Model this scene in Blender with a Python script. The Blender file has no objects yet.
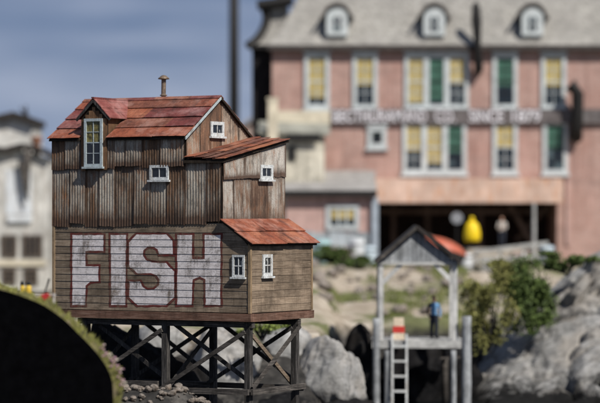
import bpy, bmesh, math, random
from mathutils import Vector, Matrix, noise
R = random.Random(7)
sc = bpy.context.scene
COL = sc.collection
F = 2580.0; HOR = 216.0; CZ = 8.0

def W(px, py, D):                       # a point of the photograph at distance D
    return Vector(((px-300)*D/F, D, CZ-(py-HOR)*D/F))

# ------------------------------------------------------------------ mesh builder
class MB:
    def __init__(s): s.v = []; s.f = []; s.m = []; s.a = {}
    def add(s, vs, fs, m=0, att=None):
        o = len(s.v); s.v += [tuple(v) for v in vs]
        if att:
            for i, a in enumerate(att): s.a[o+i] = a
        for f in fs: s.f.append([i+o for i in f]); s.m.append(m)
    def box(s, x0, x1, y0, y1, z0, z1, m=0, j=0.0):
        r = (lambda: R.uniform(-j, j)) if j else (lambda: 0)
        vs = [(x+r(), y+r(), z+r()) for z in (z0, z1) for y in (y0, y1) for x in (x0, x1)]
        s.add(vs, [(0,2,3,1),(4,5,7,6),(0,1,5,4),(2,6,7,3),(0,4,6,2),(1,3,7,5)], m)
    def hexa(s, b, t, m=0):            # two quads
        s.add(list(b)+list(t), [(3,2,1,0),(4,5,6,7),(0,1,5,4),(1,2,6,5),(2,3,7,6),(3,0,4,7)], m)
    def prism(s, poly, off, m=0):      # polygon of 3-D points extruded by off
        n = len(poly); off = Vector(off)
        a = [Vector(p) for p in poly]; b = [p+off for p in a]
        s.add(a+b, [tuple(range(n-1,-1,-1)), tuple(range(n,2*n))]+[(i,(i+1)%n,n+(i+1)%n,n+i) for i in range(n)], m)
    def bar(s, p, q, w, h, up=(0,0,1), m=0):
        p = Vector(p); q = Vector(q); d = (q-p).normalized(); up = Vector(up)
        sx = d.cross(up)
        if sx.length < 1e-4: sx = d.cross(Vector((1,0,0)))
        sx.normalize(); uz = sx.cross(d).normalized()
        c = [(-w/2,-h/2),(w/2,-h/2),(w/2,h/2),(-w/2,h/2)]
        s.hexa([p+sx*a+uz*b for a,b in c],[q+sx*a+uz*b for a,b in c], m)
    def tube(s, pts, rad, n=10, m=0, cap=True):
        pts = [Vector(p) for p in pts]
        if not isinstance(rad, (list,tuple)): rad = [rad]*len(pts)
        o = len(s.v); ref = None
        for i, p in enumerate(pts):
            d = (pts[min(i+1,len(pts)-1)]-pts[max(i-1,0)]).normalized()
            if ref is None:
                ref = d.cross(Vector((0,0,1)))
                if ref.length < 1e-3: ref = d.cross(Vector((1,0,0)))
            ref = (ref-d*ref.dot(d)).normalized(); b = d.cross(ref)
            for k in range(n):
                t = 2*math.pi*k/n
                s.v.append(tuple(p+(ref*math.cos(t)+b*math.sin(t))*rad[i]))
        for i in range(len(pts)-1):
            for k in range(n):
                s.f.append([o+i*n+k, o+i*n+(k+1)%n, o+(i+1)*n+(k+1)%n, o+(i+1)*n+k]); s.m.append(m)
        if cap:
            s.f.append([o+k for k in range(n-1,-1,-1)]); s.m.append(m)
            e = o+(len(pts)-1)*n; s.f.append([e+k for k in range(n)]); s.m.append(m)
    def lathe(s, c, prof, n=16, m=0):  # prof: (r, z)
        c = Vector(c); o = len(s.v)
        for r, z in prof:
            for k in range(n):
                t = 2*math.pi*k/n; s.v.append((c.x+r*math.cos(t), c.y+r*math.sin(t), c.z+z))
        for i in range(len(prof)-1):
            for k in range(n):
                s.f.append([o+i*n+k, o+i*n+(k+1)%n, o+(i+1)*n+(k+1)%n, o+(i+1)*n+k]); s.m.append(m)
        s.f.append([o+k for k in range(n-1,-1,-1)]); s.m.append(m)
        e = o+(len(prof)-1)*n; s.f.append([e+k for k in range(n)]); s.m.append(m)
    def ball(s, c, r, n=10, m=0, sc=(1,1,1)):
        bm = bmesh.new(); bmesh.ops.create_icosphere(bm, subdivisions=2, radius=r)
        c = Vector(c); bm.verts.ensure_lookup_table()
        s.add([(v.co.x*sc[0]+c.x, v.co.y*sc[1]+c.y, v.co.z*sc[2]+c.z) for v in bm.verts],
              [[v.index for v in f.verts] for f in bm.faces], m); bm.free()
    def build(s, name, mats, parent=None, world=False, smooth=False, label=None):
        if not isinstance(mats, (list,tuple)): mats = [mats]
        vs = s.v
        if parent is not None and world:
            o = ORG[parent.name]; vs = [(v[0]-o[0], v[1]-o[1], v[2]-o[2]) for v in vs]
        me = bpy.data.meshes.new(name); me.from_pydata(vs, [], s.f)
        for m in mats: me.materials.append(m)
        if len(mats) > 1: me.polygons.foreach_set('material_index', s.m)
        if smooth: me.polygons.foreach_set('use_smooth', [True]*len(me.polygons))
        if s.a:
            at = me.attributes.new('edge','FLOAT','POINT'); at.data.foreach_set('value', [s.a.get(i,0.0) for i in range(len(s.v))])
        me.update()
        ob = bpy.data.objects.new(name, me); COL.objects.link(ob)
        if parent is not None:
            ob.parent = parent; ORG[ob.name] = ORG[parent.name]
        else: ORG[ob.name] = (0,0,0)
        if label: ob['label'] = label
        return ob
ORG = {}
def tag(o, label=None, cat=None, group=None, kind=None):
    if label: o['label'] = label
    if cat: o['category'] = cat
    if group: o['group'] = group
    if kind: o['kind'] = kind
    return o
def thing(name, loc, label, cat, group=None, rz=0.0):
    o = bpy.data.objects.new(name, None); COL.objects.link(o)
    o.location = loc; o.rotation_euler = (0,0,rz); o.empty_display_size = .2
    ORG[o.name] = tuple(loc)
    return tag(o, label, cat, group)
def recenter(o):                        # a one-mesh thing gets its origin at its base
    vs = o.data.vertices
    xs = [v.co.x for v in vs]; ys = [v.co.y for v in vs]; zs = [v.co.z for v in vs]
    c = Vector(((min(xs)+max(xs))/2, (min(ys)+max(ys))/2, min(zs)))
    o.data.transform(Matrix.Translation(-c)); o.location = c
    return o
def copy_tree(o, parent=None):
    c = o.copy(); COL.objects.link(c)
    if parent is not None: c.parent = parent
    for ch in list(o.children): copy_tree(ch, c)
    return c

# ------------------------------------------------------------------ materials
class NT:
    def __init__(s, name):
        s.mat = bpy.data.materials.new(name); s.mat.use_nodes = True
        s.t = s.mat.node_tree; s.b = s.t.nodes['Principled BSDF']
        s.tc = s.n('ShaderNodeTexCoord')
    def n(s, typ, **k):
        o = s.t.nodes.new(typ)
        for a, b in k.items(): setattr(o, a, b)
        return o
    def l(s, a, b): s.t.links.new(a, b)
    def mapping(s, scale, loc=(0,0,0)):
        m = s.n('ShaderNodeMapping'); m.inputs['Scale'].default_value = scale; m.inputs['Location'].default_value = loc
        s.l(s.tc.outputs['Object'], m.inputs['Vector']); return m.outputs[0]
    def noise(s, vec, scale, detail=6, rough=.6, dist=0):
        o = s.n('ShaderNodeTexNoise'); o.inputs['Scale'].default_value = scale; o.inputs['Detail'].default_value = detail
        o.inputs['Roughness'].default_value = rough; o.inputs['Distortion'].default_value = dist
        s.l(vec, o.inputs['Vector']); return o.outputs[0]
    def ramp(s, fac, stops):
        o = s.n('ShaderNodeValToRGB'); e = o.color_ramp.elements
        while len(e) < len(stops): e.new(.5)
        for x, (p, c) in zip(e, stops):
            x.position = p; x.color = (c,c,c,1) if isinstance(c,(int,float)) else (*c,1)
        s.l(fac, o.inputs[0]); return o.outputs[0]
    def mix(s, fac, a, b, mode='MIX'):
        o = s.n('ShaderNodeMix', data_type='RGBA', blend_type=mode)
        for sock, v in ((o.inputs[0], fac), (o.inputs[6], a), (o.inputs[7], b)):
            if isinstance(v, (int,float)): sock.default_value = v if sock.type == 'VALUE' else (v,v,v,1)
            elif isinstance(v, tuple): sock.default_value = (*v,1)
            else: s.l(v, sock)
        return o.outputs[2]
    def math(s, op, a, b=0.0):
        o = s.n('ShaderNodeMath', operation=op)
        for i, v in enumerate((a,b)):
            if isinstance(v,(int,float)): o.inputs[i].default_value = v
            else: s.l(v, o.inputs[i])
        return o.outputs[0]
    def island(s): return s.n('ShaderNodeNewGeometry').outputs['Random Per Island']
    def bump(s, h, strength=.4, dist=.02):
        o = s.n('ShaderNodeBump'); o.inputs['Strength'].default_value = strength; o.inputs['Distance'].default_value = dist
        s.l(h, o.inputs['Height']); s.l(o.outputs[0], s.b.inputs['Normal'])
    def out(s, col, rough=.8, metal=0, spec=.3):
        if isinstance(col, tuple): s.b.inputs['Base Color'].default_value = (*col,1)
        else: s.l(col, s.b.inputs['Base Color'])
        if isinstance(rough,(int,float)): s.b.inputs['Roughness'].default_value = rough
        else: s.l(rough, s.b.inputs['Roughness'])
        s.b.inputs['Metallic'].default_value = metal
        s.b.inputs['Specular IOR Level'].default_value = spec
        return s.mat

def wood_nodes(t, cols, horiz=True, fine=1.0, isl=.8):
    sc_ = (.7,.7,16) if horiz else (16,16,.7)
    v = t.mapping(tuple(a*fine for a in sc_))
    g = t.noise(v, 1.6, 9, .7, .6)
    c = t.ramp(g, [(.28,cols[0]),(.5,cols[1]),(.74,cols[2])])
    iv = t.math('ADD', t.math('MULTIPLY', t.island(), isl), 1-isl/2)
    c = t.mix(1.0, c, iv, 'MULTIPLY')
    st = t.noise(t.mapping((.9,.9,.9)), 1.3, 7, .7)
    c = t.mix(t.ramp(st, [(.45,0.0),(.72,.75)]), c, tuple(a*.3 for a in cols[0]))
    dr = t.noise(t.mapping((7,7,.55) if horiz else (.8,.8,.8),(2,9,4)), 1.2, 7, .75)
    c = t.mix(t.ramp(dr, [(.5,0.0),(.72,.6)]), c, tuple(a*.4 for a in cols[1]))
    # weather-bleached streaks, small specks
    wv = t.noise(t.mapping((1.3,1.3,30) if horiz else (30,30,1.3), (3,5,1)), 1.5, 6, .8)
    c = t.mix(t.ramp(wv, [(.55,0.0),(.8,.55)]), c, tuple(min(1,a*1.5+.05) for a in cols[2]))
    sp = t.noise(t.tc.outputs['Object'], 42, 2, .5)
    c = t.mix(t.ramp(sp, [(.64,0.0),(.72,.6)]), c, tuple(a*.25 for a in cols[0]))
    return c, g
def wood(name, cols, horiz=True, fine=1.0, isl=.8, rough=.9):
    t = NT(name); c, g = wood_nodes(t, cols, horiz, fine, isl)
    t.bump(g, .6, .02); return t.out(c, rough, 0, .15)
def rust(name, cols, vert=True, zinc=None, isl=.5, rough=.75, axis=None, edge=(.06,.03,.017)):
    t = NT(name)
    sc_ = axis or ((5,5,.55) if vert else (1.6,1.6,1.6))
    s1 = t.noise(t.mapping(sc_), 1.5, 8, .65, .4)
    big = t.noise(t.mapping((1,1,1),(7,2,4)), .9, 6, .65)
    f = t.math('ADD', t.math('MULTIPLY', s1, .55), t.math('MULTIPLY', big, .45))
    f = t.math('ADD', f, t.math('MULTIPLY', t.math('SUBTRACT', t.island(), .5), isl*.6))
    ed = t.n('ShaderNodeAttribute', attribute_name='edge').outputs['Fac']
    c = t.ramp(f, [(.28,cols[0]),(.41,cols[1]),(.49,cols[2]),(.59,cols[3])])
    og = t.noise(t.mapping((1.6,1.6,.9),(3,8,1)), 1.7, 8, .75)
    c = t.mix(t.ramp(og, [(.53,0.0),(.67,.65)]), c, (.24,.1,.042))
    en = t.math('MULTIPLY', ed, t.math('ADD', t.noise(t.mapping((6,6,2.5)), 2, 6, .7), .35))
    c = t.mix(t.ramp(en, [(.12,0.0),(.55,.92)]), c, edge)
    sp = t.noise(t.tc.outputs['Object'], 30, 4, .7)
    c = t.mix(t.ramp(sp, [(.53,0.0),(.68,.75)]), c, tuple(a*.3 for a in cols[0]))
    ml = t.noise(t.mapping((2.2,2.2,.8),(5,1,7)), 1.5, 8, .75)
    c = t.mix(t.ramp(ml, [(.5,0.0),(.66,.7)]), c, (.02,.014,.01))
    iv = t.math('ADD', t.math('MULTIPLY', t.island(), .5), .75)
    c = t.mix(1.0, c, iv, 'MULTIPLY')
    t.bump(t.noise(t.tc.outputs['Object'], 22, 5, .7), .25, .02)
    return t.out(c, rough, 0, .35)
def plain(name, col, rough=.6, var=.25, sc_=6.0, spec=.3, metal=0, dirt=None):
    t = NT(name)
    n = t.noise(t.tc.outputs['Object'], sc_, 6, .65)
    c = t.mix(t.ramp(n, [(.35,0.0),(.7,1.0)]), tuple(a*(1-var) for a in col), tuple(min(1,a*(1+var*.6)) for a in col))
    if dirt:
        d = t.noise(t.mapping((2.5,2.5,.6),(1,8,3)), 1.4, 6, .7)
        c = t.mix(t.ramp(d, [(.5,0.0),(.68,.8)]), c, dirt)
    t.bump(n, .15, .01)
    return t.out(c, rough, metal, spec)
def glass_mat(name, dark=(.012,.014,.018), pale=(.3,.3,.28), thr=.6, sc_=5.0):
    t = NT(name)
    n = t.noise(t.mapping((1,1,.7),(R.random()*9,2,R.random()*9)), sc_, 3, .5)
    return t.out(t.mix(t.ramp(n, [(thr,0.0),(thr+.04,1.0)]), dark, pale), .12, 0, .5)
def masonry(name, c1, c2, c3, stain, bs=1.0):
    t = NT(name)
    tx = t.n('ShaderNodeSeparateXYZ'); t.l(t.tc.outputs['Object'], tx.inputs[0])
    cb = t.n('ShaderNodeCombineXYZ'); t.l(t.math('ADD', tx.outputs[0], tx.outputs[1]), cb.inputs[0]); t.l(tx.outputs[2], cb.inputs[1])
    br = t.n('ShaderNodeTexBrick'); t.l(cb.outputs[0], br.inputs['Vector'])
    br.inputs['Scale'].default_value = 1.0; br.inputs['Brick Width'].default_value = .5*bs; br.inputs['Row Height'].default_value = .17*bs
    br.inputs['Mortar Size'].default_value = .02
    br.inputs['Color1'].default_value = (*c1,1); br.inputs['Color2'].default_value = (*c2,1); br.inputs['Mortar'].default_value = (*c3,1)
    n = t.noise(t.mapping((1,1,.7)), .55, 8, .7)
    c = t.mix(t.ramp(n, [(.45,0.0),(.7,.7)]), br.outputs[0], stain)
    n2 = t.noise(t.mapping((3,3,.5),(4,4,4)), .9, 6, .7)
    c = t.mix(t.ramp(n2, [(.52,0.0),(.75,.6)]), c, tuple(min(1,a*1.35+.08) for a in c1))
    n3 = t.noise(t.mapping((3.5,3.5,.3),(14,4,9)), .9, 6, .7)
    c = t.mix(t.ramp(n3, [(.52,0.0),(.68,.6)]), c, tuple(a*.42 for a in c1))
    n5 = t.noise(t.mapping((.6,.6,1.4),(24,4,19)), .8, 8, .75)
    c = t.mix(t.ramp(n5, [(.5,0.0),(.62,.55)]), c, tuple(a*.55+.03 for a in c2))
    t.bump(br.outputs[1], -.3, .02)
    return t.out(c, .9, 0, .1)

M = {}
M['clap'] = wood('clapboard_wood', [(.075,.055,.04),(.21,.16,.115),(.36,.295,.225)], True, 1.0, .55)
M['clap_light'] = wood('clapboard_light_wood', [(.09,.065,.045),(.22,.165,.118),(.33,.262,.195)], True, 1.0, .5)
M['trim'] = wood('corner_trim_wood', [(.12,.08,.045),(.27,.19,.115),(.38,.29,.19)], False, 1.0, .4)
M['sill'] = wood('red_sill_wood', [(.045,.025,.018),(.14,.075,.053),(.26,.18,.14)], True, 1.0, .5)
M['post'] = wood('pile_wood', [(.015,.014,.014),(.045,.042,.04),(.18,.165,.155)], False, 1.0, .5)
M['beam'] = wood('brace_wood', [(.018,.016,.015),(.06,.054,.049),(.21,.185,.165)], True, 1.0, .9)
M['brace_light'] = wood('tan_brace_wood', [(.07,.05,.035),(.17,.13,.095),(.3,.24,.18)], True, 1.0, .5)
M['core'] = wood('dark_backing_wood', [(.015,.01,.008),(.03,.022,.016),(.05,.035,.025)], False, 1.0, .3)
M['corr'] = rust('rusty_corrugated_iron', [(.07,.042,.027),(.16,.09,.05),(.2,.16,.125),(.31,.28,.235)], True, None, .3)
M['corr_gable'] = rust('rusty_gable_iron', [(.08,.045,.03),(.17,.095,.06),(.25,.13,.075),(.3,.24,.19)], True, None, .5)
M['corr_pale'] = rust('pale_zinc_iron', [(.1,.055,.035),(.2,.13,.09),(.3,.26,.22),(.38,.355,.32)], True, None, .45)
def roofmat(name, a, b, c, isl=.5):
    t = NT(name); o = t.tc.outputs['Object']
    n1 = t.noise(o, 1.3, 9, .72, .5); n2 = t.noise(t.mapping((1,1,1),(4,7,2)), 3.2, 8, .75); n3 = t.noise(o, 17, 6, .8)
    f = t.math('ADD', n1, t.math('MULTIPLY', t.math('SUBTRACT', t.island(), .5), isl*.5))
    col = t.ramp(f, [(.3,a),(.5,b),(.68,c)])
    col = t.mix(t.ramp(n2,[(.5,0.0),(.7,.75)]), col, tuple(x*.38 for x in a))
    col = t.mix(t.ramp(n3,[(.52,0.0),(.72,.55)]), col, tuple(min(1,x*1.1+.06) for x in c))
    n4 = t.noise(t.mapping((1,1,1),(1,17,2)), 24, 5, .8)
    col = t.mix(t.ramp(n4,[(.54,0.0),(.7,.7)]), col, (.045,.02,.015))
    n5 = t.noise(t.mapping((7,1.1,1.1),(2,2,2)), 1.6, 6, .7)
    col = t.mix(t.ramp(n5,[(.52,0.0),(.7,.5)]), col, (.07,.028,.02))
    n6 = t.noise(t.mapping((.9,.9,.9),(12,3,8)), 1.2, 7, .7)
    col = t.mix(t.ramp(n6,[(.48,0.0),(.68,.6)]), col, tuple(min(1,x*.9+.13) for x in c))
    n7 = t.noise(t.mapping((.7,1.2,1.2),(5,13,6)), 1.1, 8, .75)
    col = t.mix(t.ramp(n7,[(.5,0.0),(.68,.8)]), col, (.035,.018,.015))
    sx = t.n('ShaderNodeSeparateXYZ'); t.l(o, sx.inputs[0])
    nails = t.math('LESS_THAN', t.math('ABSOLUTE', t.math('SUBTRACT', t.math('FRACT', t.math('MULTIPLY', sx.outputs[0], 2.6)), .5)), .022)
    col = t.mix(t.math('MULTIPLY', nails, .45), col, (.06,.025,.02))
    t.bump(n3, .6, .025)
    return t.out(col, .75, 0, .2)
M['roof'] = roofmat('red_roof_iron', (.1,.035,.023), (.2,.072,.045), (.29,.125,.08))
M['roof_maroon'] = roofmat('maroon_roof_iron', (.1,.025,.024), (.175,.046,.04), (.26,.095,.08))
M['roof_orange'] = roofmat('orange_roof_iron', (.17,.045,.025), (.27,.08,.042), (.35,.135,.075))
M['roof_brown'] = roofmat('brown_orange_roof_iron', (.06,.025,.018), (.2,.062,.034), (.34,.125,.06), 1.0)
M['white_frame'] = plain('white_window_paint', (.58,.6,.6), .6, .45, 16, .3, 0, (.25,.21,.165))
M['grey_frame'] = plain('grey_window_paint', (.4,.46,.48), .6, .3, 14, .3, 0, (.2,.19,.17))
M['pane'] = glass_mat('dark_window_glass', thr=.62, sc_=4)
M['pane_yellow'] = plain('yellowed_window_glass', (.2,.17,.06), .3, .8, 7, .4)
M['pipe'] = plain('rusty_stovepipe', (.2,.15,.11), .6, .5, 9, .4, .3, (.09,.04,.02))

def paint_mat(name, col, amount):
    t = NT(name)
    c, g = wood_nodes(t, [(.035,.026,.019),(.11,.083,.058),(.21,.165,.12)], True)
    m1 = t.noise(t.mapping((4,4,12),(2,2,6)), 2.6, 9, .8, .3)
    m2 = t.noise(t.mapping((1,1,.8),(9,1,3)), 1.1, 6, .7)
    m3 = t.noise(t.mapping((9,9,.7),(1,5,3)), 1.4, 6, .7)
    f = t.math('ADD', t.math('MULTIPLY', m1, .35), t.math('ADD', t.math('MULTIPLY', m2, .47), t.math('MULTIPLY', m3, .18)))
    col = t.mix(t.ramp(t.noise(t.mapping((2,2,5),(7,7,7)), 2, 8, .8), [(.35,0.0),(.7,1.0)]), tuple(a*.62 for a in col), tuple(min(1,a*1.12) for a in col))
    c = t.mix(t.ramp(f, [(amount-.02,1.0),(amount+.08,0.08)]), c, col)
    sp = t.noise(t.tc.outputs['Object'], 26, 3, .6)
    c = t.mix(t.ramp(sp, [(.6,0.0),(.68,.55)]), c, (.1,.08,.065))
    t.bump(g, .4, .015)
    return t.out(c, .85, 0, .2)
M['paint_white'] = paint_mat('worn_white_paint', (.72,.67,.665), .51)
M['paint_red'] = paint_mat('worn_maroon_paint', (.13,.028,.025), .5)

# ------------------------------------------------------------------ camera, world, sun
cam = bpy.data.cameras.new('camera'); co = bpy.data.objects.new('camera', cam); COL.objects.link(co)
co.location = (0,0,CZ); co.rotation_euler = (math.pi/2,0,0)
cam.lens = F/600*36; cam.sensor_width = 36; cam.shift_y = (HOR-201.5)/600
cam.clip_start = 1; cam.clip_end = 20000
cam.dof.use_dof = True; cam.dof.focus_distance = 90.0; cam.dof.aperture_fstop = .22
sc.camera = co
SUN = Vector((.44,-.55,.70)).normalized()
sl = bpy.data.lights.new('sun','SUN'); sl.energy = 5.0; sl.angle = math.radians(.5); sl.color = (1,.95,.87)
so = bpy.data.objects.new('sun', sl); COL.objects.link(so)
so.rotation_euler = SUN.to_track_quat('Z','Y').to_euler(); so.location = SUN*60
w = bpy.data.worlds.new('World'); sc.world = w; w.use_nodes = True
nt = w.node_tree; bg = nt.nodes['Background']
sky = nt.nodes.new('ShaderNodeTexSky'); sky.sky_type = 'NISHITA'; sky.sun_disc = False
sky.sun_elevation = math.asin(SUN.z); sky.sun_rotation = math.atan2(SUN.x, SUN.y)
tc = nt.nodes.new('ShaderNodeTexCoord')
va = nt.nodes.new('ShaderNodeVectorMath'); va.operation = 'ADD'; va.inputs[1].default_value = (0,0,.32)
vn = nt.nodes.new('ShaderNodeVectorMath'); vn.operation = 'NORMALIZE'
nt.links.new(tc.outputs['Generated'], va.inputs[0]); nt.links.new(va.outputs[0], vn.inputs[0]); nt.links.new(vn.outputs[0], sky.inputs[0])
mp = nt.nodes.new('ShaderNodeMapping'); mp.inputs['Scale'].default_value = (4,2,26); mp.inputs['Rotation'].default_value = (0,.22,0)
nt.links.new(tc.outputs['Generated'], mp.inputs[0])
cn = nt.nodes.new('ShaderNodeTexNoise'); cn.inputs['Scale'].default_value = 3.2; cn.inputs['Detail'].default_value = 4; cn.inputs['Roughness'].default_value = .5
nt.links.new(mp.outputs[0], cn.inputs['Vector'])
cr = nt.nodes.new('ShaderNodeValToRGB'); cr.color_ramp.elements[0].position = .38; cr.color_ramp.elements[1].position = .68
cr.color_ramp.elements[0].color = (0,0,0,1); cr.color_ramp.elements[1].color = (.8,.8,.8,1)
nt.links.new(cn.outputs[0], cr.inputs[0])
mx = nt.nodes.new('ShaderNodeMix'); mx.data_type = 'RGBA'
nt.links.new(cr.outputs[0], mx.inputs[0]); nt.links.new(sky.outputs[0], mx.inputs[6]); mx.inputs[7].default_value = (5.2,5.9,7.4,1)
gm = nt.nodes.new('ShaderNodeMix'); gm.data_type = 'RGBA'; gm.inputs[0].default_value = .35
nt.links.new(mx.outputs[2], gm.inputs[6]); gm.inputs[7].default_value = (2.7,4.0,7.2,1)
hs_ = nt.nodes.new('ShaderNodeSeparateXYZ'); nt.links.new(tc.outputs['Generated'], hs_.inputs[0])
hr_ = nt.nodes.new('ShaderNodeMapRange'); hr_.inputs[1].default_value = .0; hr_.inputs[2].default_value = .085; hr_.inputs[3].default_value = .62; hr_.inputs[4].default_value = 0.0
nt.links.new(hs_.outputs[2], hr_.inputs[0])
hn_ = nt.nodes.new('ShaderNodeMath'); hn_.operation = 'MULTIPLY'; nt.links.new(hr_.outputs[0], hn_.inputs[0]); nt.links.new(cn.outputs[0], hn_.inputs[1])
hn2 = nt.nodes.new('ShaderNodeMath'); hn2.operation = 'MULTIPLY'; hn2.inputs[1].default_value = 1.9; nt.links.new(hn_.outputs[0], hn2.inputs[0])
hm_ = nt.nodes.new('ShaderNodeMix'); hm_.data_type = 'RGBA'; nt.links.new(hn2.outputs[0], hm_.inputs[0])
nt.links.new(gm.outputs[2], hm_.inputs[6]); hm_.inputs[7].default_value = (7.4,8.2,10.0,1)
nt.links.new(hm_.outputs[2], bg.inputs[0]); bg.inputs[1].default_value = .06
sc.view_settings.view_transform = 'Standard'; sc.view_settings.look = 'None'
sc.view_settings.exposure = .12; sc.view_settings.gamma = 1; sc.view_settings.use_curve_mapping = False
sc.render.engine = 'CYCLES'
try: sc.cycles.use_denoising = True
except Exception: pass

# ------------------------------------------------------------------ terrain
def sm(a, b, x):
    t = max(0, min(1, (x-a)/(b-a))); return t*t*(3-2*t)
def edge(x):                            # where the shore bank begins
    e = 101.5
    e += (118-101.5)*sm(.6, 2.2, x) + 1.5*sm(7.5, 9.0, x)
    e -= 4*sm(-9,-15,x)
    return e
def H(x, y):
    e = edge(x)
    nz = noise.fractal(Vector((x*.35, y*.35, 0)), 1, 2, 5)
    b = sm(e, e+6.5 - 3.5*sm(.6,2.2,x), y)
    z = -.4 + 3.5*b
    z += 2.05*sm(e+4, 142, y)
    z += nz*.28*(.3+b)*(1-sm(141,146,y)*.85)
    z -= 1.75*sm(-7,-12.5,x)*sm(108,125,y)
    z += 2.55*math.exp(-((x+5.0)/2.7)**4-((y-86.6)/1.9)**2)
    z += .5*math.exp(-((x+.2)/2.0)**2-((y-87.0)/1.6)**2)
    return z
def terrain():
    xs = [-900,-300,-120,-60,-40]+[-30+i*.4 for i in range(151)]+[40,60,120,300,900]
    ys = [20,45,60,70]+[76+i*.35 for i in range(206)]+[150,156,170,200,300,600,1500]
    mb = MB(); nx = len(xs)
    for y in ys:
        for x in xs: mb.v.append((x,y,H(x,y)))
    for j in range(len(ys)-1):
        for i in range(nx-1):
            mb.f.append([j*nx+i, j*nx+i+1, (j+1)*nx+i+1, (j+1)*nx+i]); mb.m.append(0)
    t = NT('shore_ground')
    geo = t.n('ShaderNodeNewGeometry'); sp = t.n('ShaderNodeSeparateXYZ'); t.l(geo.outputs['Position'], sp.inputs[0])
    n1 = t.noise(t.tc.outputs['Object'], .9, 8, .7); n2 = t.noise(t.tc.outputs['Object'], .28, 6, .6); n3 = t.noise(t.tc.outputs['Object'], 7, 6, .7)
    sand = t.ramp(n1, [(.3,(.19,.16,.12)),(.5,(.35,.3,.24)),(.7,(.49,.445,.38))])
    sand = t.mix(t.ramp(n3,[(.5,0.0),(.7,.6)]), sand, (.2,.15,.1))
    grass = t.ramp(n3, [(.35,(.05,.065,.02)),(.65,(.15,.17,.055))])
    c = t.mix(t.ramp(n2, [(.46,0.0),(.56,.85)]), sand, grass)
    rockc = t.ramp(n1, [(.3,(.012,.012,.012)),(.5,(.035,.033,.031)),(.7,(.13,.12,.11))])
    hz = t.math('ADD', sp.outputs[2], t.math('MULTIPLY', n1, 1.2))
    hr = t.ramp(t.math('MULTIPLY', hz, .2), [(.6,1.0),(.74,0.0)])
    c = t.mix(hr, c, rockc)
    wet = t.ramp(t.math('MULTIPLY', hz, .2), [(.2,1.0),(.3,0.0)])
    vg = t.n('ShaderNodeTexVoronoi'); vg.inputs['Scale'].default_value = 8; t.l(t.tc.outputs['Object'], vg.inputs['Vector'])
    peb = t.mix(t.ramp(t.noise(t.tc.outputs['Object'], 2.2, 6, .7), [(.4,0.0),(.6,.9)]), (.008,.008,.009), t.mix(t.ramp(vg.outputs['Distance'], [(.3,1.0),(.75,0.0)]), (.015,.014,.013), (.1,.092,.083)))
    c = t.mix(wet, c, peb)
    t.bump(n3, .6, .08)
    o = mb.build('ground', t.out(c, .9, 0, .15), None, smooth=True); o['kind'] = 'structure'
    return o
terrain()
# still dark water in front of the shore
mb = MB(); mb.add([(-900,-50,-.32),(900,-50,-.32),(900,120,-.32),(-900,120,-.32)],[(0,1,2,3)])
t = NT('dark_water'); t.bump(t.noise(t.mapping((1,1,1)), 5, 4, .6), .15, .03)
tag(mb.build('water', t.out((.006,.007,.008), .3, 0, .12)), kind='structure')

# ------------------------------------------------------------------ the fish house
O = Vector((-1.725, 89.0, 4.343))
house = thing('stilt_house', O, 'rusty wooden house on stilts with FISH painted across its boards', 'house', rz=-math.radians(31))
U = Vector((.857167,-.515038,0)); V = Vector((.515038,.857167,0))
def wall_a(px):                        # front-plane coordinate of a pixel column
    k = (px-300)/F; return (k*89-O.x)/(U.x-k*U.y)
def wall_h(a, py):
    return CZ-(py-HOR)*(89+a*U.y)/F-O.z
PITCH = .252
def depth_at(h):
    t = ((h-.3)/PITCH) % 1.0
    return .029-.013*t
def siding(mb, P0, ux, nrm, x0, x1f, h0, h1, m=0):
    """lapped boards; P0 + ux*x is the wall line, nrm points outward"""
    P0 = Vector(P0); ux = Vector(ux); nrm = Vector(nrm)
    h = h0
    while h < h1-.02:
        t = min(h+PITCH, h1); x1 = x1f(t) if callable(x1f) else x1f
        x = x0
        while x < x1-.03:
            L = R.uniform(1.3, 3.4); e = min(x+L, x1)
            if x1-e < .35: e = x1
            lo = h+.007; hi = t+.02
            jl = [R.uniform(-.006,.006) for _ in range(2)]
            dd = R.uniform(-.002,.002)
            et = min(e, x1f(hi)) if callable(x1f) else e; eb = e if e < x1 else (x1f(lo) if callable(x1f) else e)
            b = [P0+ux*(x+.004)+Vector((0,0,lo+jl[0])), P0+ux*(eb-.004)+Vector((0,0,lo+jl[1])),
                 P0+ux*(et-.004)+Vector((0,0,hi)), P0+ux*(x+.004)+Vector((0,0,hi))]
            f = [b[0]+nrm*(.029+dd), b[1]+nrm*(.029+dd), b[2]+nrm*(.015+dd), b[3]+nrm*(.015+dd)]
            mb.hexa(b, f, m); x = e
        h = t
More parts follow.
